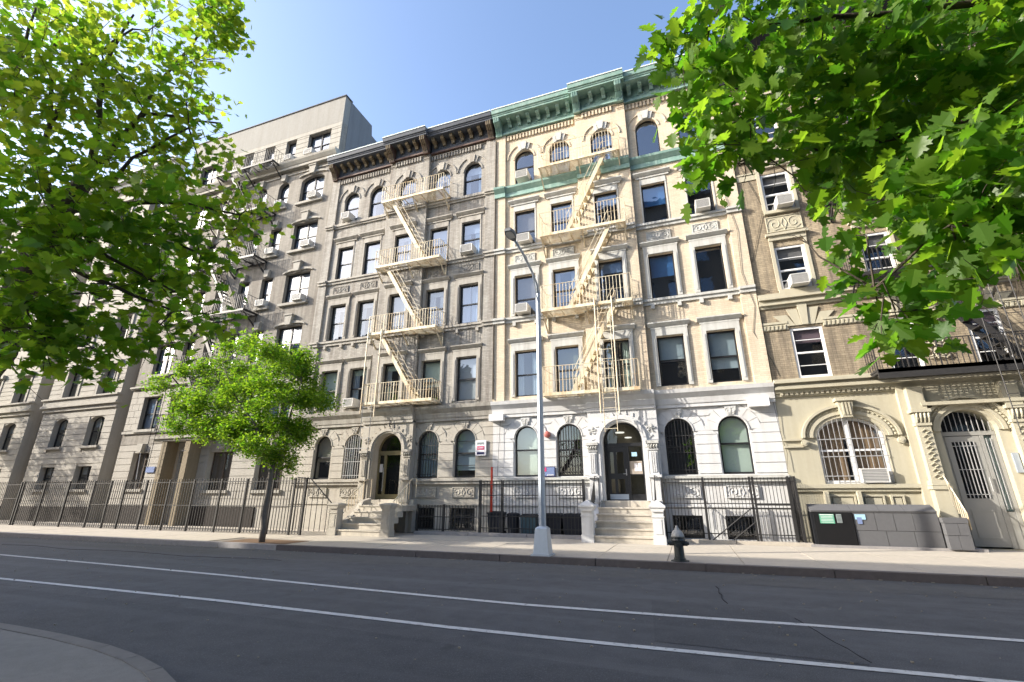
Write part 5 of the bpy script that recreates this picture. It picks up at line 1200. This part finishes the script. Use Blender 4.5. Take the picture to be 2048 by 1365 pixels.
for pts, r0 in (([(-7.2, 2.85, 5.0), (-6.58, 2.95, 5.06), (-5.88, 3.26, 5.14), (-5.39, 3.92, 5.25)], .05), ([(-7.0, 2.9, 5.5), (-6.42, 2.87, 6.0), (-6.1, 2.9, 6.3), (-5.68, 3.57, 6.6)], .045), ([(-7.2, 2.85, 5.0), (-7.1, 2.45, 5.5), (-6.92, 2.39, 5.93), (-6.78, 2.12, 7.12)], .06),
                ([(-7.0, 2.9, 5.5), (-6.51, 2.67, 6.0), (-6.4, 2.47, 6.8), (-6.2, 2.5, 7.6)], .05), ([(-6.42, 2.87, 6.0), (-6.0, 3.0, 7.2), (-5.68, 3.06, 8.2)], .025), ([(-7.5, 2.9, 4.35), (-6.8, 2.9, 4.2), (-6.0, 3.0, 3.9), (-5.6, 3.5, 3.7)], .04), ([(-7.9, 3.0, 3.7), (-7.0, 2.7, 3.6), (-6.2, 2.6, 3.2)], .035), ([(-6.92, 2.39, 5.93), (-6.5, 2.3, 6.6), (-6.1, 2.5, 7.3)], .03), ([(-6.58, 2.95, 5.06), (-6.1, 2.9, 5.6), (-5.7, 3.2, 6.2)], .028), ([(-7.1, 2.45, 5.5), (-7.0, 2.0, 6.3), (-6.9, 1.9, 7.3)], .035), ([(-6.6, 2.7, 4.7), (-6.0, 2.9, 4.2), (-5.5, 3.4, 3.9)], .028), ([(-7.5, 2.9, 4.35), (-6.6, 2.7, 4.7), (-5.9, 3.1, 4.6), (-5.5, 3.6, 4.5)], .04)):
    limb(TL, pts, r0, .012, bark); nodes += [tuple(p) for p in pts]
tw = twigs(TL, LEFT, nodes, bark, rngL, r=.009)
hi_ = [c for c in LEFT if c[2] > 5.0]; lo_ = [c for c in LEFT if c[2] <= 5.0]
small = [c for c in hi_ if c[3] < .45]; hi_ = [c for c in hi_ if c[3] >= .45]
ph = np.concatenate([cluster_points(hi_, 340, rngL, .75, .8)] + [np.array(c[:3]) + rngL.normal(0, c[3] * .5, (int(30 + c[3] * 160), 3)) for c in small])
p2 = np.concatenate([cluster_points(lo_, 300, rngL, .6), cluster_points([(-7.6, 2.2, 7.2, 1.3), (-7.4, 1.2, 5.8, 1.4), (-7.0, 3.6, 7.3, 1.0), (-8.2, 2.6, 4.6, 1.1), (-7.2, 3.9, 4.6, .9)], 60, rngL)])
leafT = leafmat('maple_leaf_sunlit', (.06, .14, .012), (.15, .21, .02), (.22, .48, .02), (.55, .66, .05))  # sunlit brightness of the crown top put into a yellower leaf colour
m, c = leaf_mesh('foliage', ph, rngL.uniform(.06, .115, len(ph)), 'maple', leafT, .35, rngL); o = link('foliage', m, c, TL); o['kind'] = 'stuff'
pl = p2; sz = rngL.uniform(.085, .15, len(pl)); dd_ = np.linalg.norm(pl - np.array([0, 0, 1.6]), axis=1) / sz; idx = np.argsort(dd_); near_, far_ = idx[:290], idx[290:]
m, c = leaf_mesh('foliage', pl[far_], sz[far_], 'maple', leafL, .35, rngL); o = link('foliage', m, c, TL); o['kind'] = 'stuff'
single_leaves(TL, pl[near_], sz[near_], 'maple', leafL, .35, rngL)

RIGHT = [(0.18, 2.85, 4.86, 0.12), (0.62, 2.8, 4.95, 0.22), (0.5, 2.95, 4.2, 0.2), (0.24, 2.89, 4.78, 0.13), (0.4, 2.82, 4.82, 0.2), (0.29, 2.95, 4.44, 0.15), (0.33, 3.04, 4.33, 0.15), (0.56, 2.82, 4.52, 0.32), (0.38, 2.82, 3.81, 0.2), (0.25, 2.85, 3.62, 0.12), (0.35, 2.85, 4.09, 0.12), (0.67, 2.94, 4.07, 0.35), (0.89, 3.0, 4.84, 0.5), (0.53, 2.96, 3.75, 0.15), (0.79, 2.98, 3.65, 0.25), (0.6, 2.9, 3.65, 0.2), (1.28, 3.28, 4.56, 0.6), (1.14, 3.22, 3.87, 0.4), (0.92, 3.0, 3.37, 0.15), (0.78, 2.85, 3.06, 0.1), (1.0, 2.91, 3.05, 0.2), (1.24, 3.12, 3.37, 0.3), (1.83, 3.43, 4.74, 0.8), (1.7, 3.52, 4.03, 0.6), (1.03, 2.92, 2.73, 0.18), (1.1, 2.76, 2.5, 0.17), (0.99, 2.72, 2.37, 0.1), (1.36, 2.97, 2.85, 0.35), (1.26, 2.8, 2.5, 0.15), (2.05, 3.47, 4.01, 0.8), (2.3, 3.3, 4.57, 0.8), (1.57, 2.9, 3.05, 0.4), (1.51, 2.76, 2.61, 0.25), (1.85, 2.89, 3.23, 0.5), (1.55, 2.64, 2.54, 0.25), (1.68, 3.61, 5.39, 0.8), (2.5, 4.09, 5.21, 1), (2.18, 4.39, 4.09, 0.6), (2.68, 3.89, 4.41, 1), (2.05, 4.53, 4.95, 0.8), (2.58, 4.31, 3.84, 0.6)]
rngR = np.random.default_rng(8)
TR = thing('oak_tree', (5.6, 3.2, .15), 'oak with large lobed leaves hanging in from the right edge', 'tree')
limb(TR, [(5.6, 3.2, .1), (5.5, 3.2, 3.0), (5.2, 3.3, 5.0), (5.0, 3.3, 7.0)], .26, .12, bark, 'trunk', 10)
nodes = []
for pts, r0 in (([(5.3, 3.3, 4.2), (4.0, 3.5, 4.8), (2.6, 3.4, 4.9), (1.3, 3.1, 4.9), (.5, 2.85, 4.85)], .05), ([(5.4, 3.2, 3.4), (4.0, 3.4, 3.9), (2.6, 3.5, 4.1), (1.5, 3.3, 3.9), (.7, 3.0, 3.8)], .04), ([(5.2, 3.3, 5.0), (3.6, 3.8, 5.4), (2.2, 3.9, 5.3), (1.4, 3.5, 5.2)], .05), ([(5.4, 3.2, 3.2), (3.6, 3.1, 3.3), (2.4, 3.0, 3.3), (1.5, 2.9, 3.0), (1.05, 2.8, 2.65)], .016)):
    limb(TR, pts, r0, .006, bark); nodes += [tuple(p) for p in pts]
twigs(TR, RIGHT, nodes, bark, rngR, r=.005)
def big_ok(p): return p[~((p[:, 0] / p[:, 1] < .43) & (p[:, 2] < 3.6))]
pr = np.concatenate([big_ok(cluster_points([c], 520 if c[3] > .5 else 1000, rngR)) if c[3] > .22 else np.array(c[:3]) + rngR.normal(0, c[3] * .62, (int(9 + c[3] * 75), 3)) for c in RIGHT])
pr = np.concatenate([pr, cluster_points([(2.0, 3.1, 3.4, .5), (1.75, 3.2, 3.5, .45), (2.3, 3.4, 3.3, .5), (1.5, 3.3, 4.2, .5), (2.6, 3.6, 5.0, .9)], 420, rngR)])
keep = ~((pr[:, 0] > 1.3) & (pr[:, 2] < 2.62)); pr = pr[keep]; q_ = pr[:, 0] / pr[:, 1]; pr = pr[~((q_ > .18) & (q_ < .30) & ((pr[:, 2] - 1.6) / pr[:, 1] < .72))]
sz = .08 + .08 * rngR.beta(1.6, 2.0, len(pr)); dd_ = np.linalg.norm(pr - np.array([0, 0, 1.6]), axis=1) / sz; idx = np.argsort(dd_); near_, far_ = idx[:295], idx[295:]
m, c = leaf_mesh('foliage', pr[far_], sz[far_], 'oak', leafR, .65, rngR); o = link('foliage', m, c, TR); o['kind'] = 'stuff'
single_leaves(TR, pr[near_], sz[near_], 'oak', leafR, .65, rngR)

rngY = np.random.default_rng(3)
TY = thing('young_street_tree', (-13.08, 12.5, .15), 'young bright green tree with a slim trunk in a sidewalk pit', 'tree')
yc = [(-17.9, 5.3), (-17.2, 5.9), (-16.6, 6.3), (-15.2, 6.7), (-14.0, 6.5), (-13.0, 6.3), (-12.5, 5.5), (-12.3, 4.7), (-13.2, 5.3), (-14.6, 5.2), (-15.9, 4.95), (-16.9, 4.6), (-15.6, 3.85), (-14.2, 4.0), (-12.9, 4.1), (-16.6, 3.9), (-12.7, 3.35), (-13.5, 3.2), (-13.05, 2.75), (-14.5, 3.6)]
limb(TY, [(-13.08, 12.5, .1), (-13.12, 12.5, 1.5), (-13.2, 12.55, 2.7)], .1, .085, barkg, 'trunk', 9)
nodes = [(-13.2, 12.7, 2.7)]
for pts in ([(-13.2, 12.7, 2.7), (-13.9, 12.5, 3.6), (-14.9, 12.3, 4.7), (-16.0, 12.2, 5.6)], [(-13.2, 12.7, 2.7), (-13.4, 12.9, 3.8), (-13.7, 13.1, 5.0), (-13.9, 13.1, 6.2)], [(-13.2, 12.7, 2.7), (-12.9, 12.6, 3.7), (-12.6, 12.5, 4.6), (-12.3, 12.4, 5.4)], [(-13.2, 12.7, 2.7), (-14.2, 13.0, 3.5), (-15.6, 13.3, 4.2), (-16.8, 13.4, 4.9)], [(-13.2, 12.7, 2.7), (-13.6, 12.1, 3.7), (-14.3, 11.6, 4.8), (-15.0, 11.4, 6.0)]):
    limb(TY, pts, .05, .01, barkg, k=6); nodes += [tuple(p) for p in pts]
cl = []
for x, z in yc:
    e = .55 if z < 3 else .95
    for dy in (-.9, 0, .9, 1.8 if (z > 4 and x < -13) else .4): cl.append((x + rngY.uniform(-.2, .15), 12.45 + dy * e + rngY.uniform(-.3, .3), z + rngY.uniform(-.3, .3), rngY.uniform(.38, .62) if z > 3.3 else .34))
twigs(TY, cl, nodes, barkg, rngY, r=.008)
py_ = cluster_points(cl, 3000, rngY, .7, .7); sz = rngY.uniform(.07, .14, len(py_))
m, c = leaf_mesh('foliage', py_, sz, 'small', leafY, .2, rngY); o = link('foliage', m, c, TY); o['kind'] = 'stuff'
# a street tree beyond the left edge, whose shade dapples the limestone front
TF = thing('far_street_tree', (-47.5, 13.0, .15), 'street tree at the far left end of the sidewalk beyond the maple leaves', 'tree')
limb(TF, [(-47.5, 13, .1), (-47.2, 13, 4.5), (-46, 13.4, 8)], .16, .08, bark, 'trunk', 8)
cf = [(-45.6 + rngY.uniform(-2.8, 2.6), 13.6 + rngY.uniform(-1.7, 1.6), 8.3 + rngY.uniform(-2.4, 2.6), .85) for _ in range(30)]
pf = cluster_points(cf, 420, rngY); m, c = leaf_mesh('foliage', pf, rngY.uniform(.12, .2, len(pf)), 'small', leafY, .3, rngY); o = link('foliage', m, c, TF); o['kind'] = 'stuff'
twigs(TF, cf, [(-46, 13.4, 8)], bark, rngY, r=.02)
print('objects', len(bpy.data.objects), 'leaves', len(pl), len(pr), len(py_))
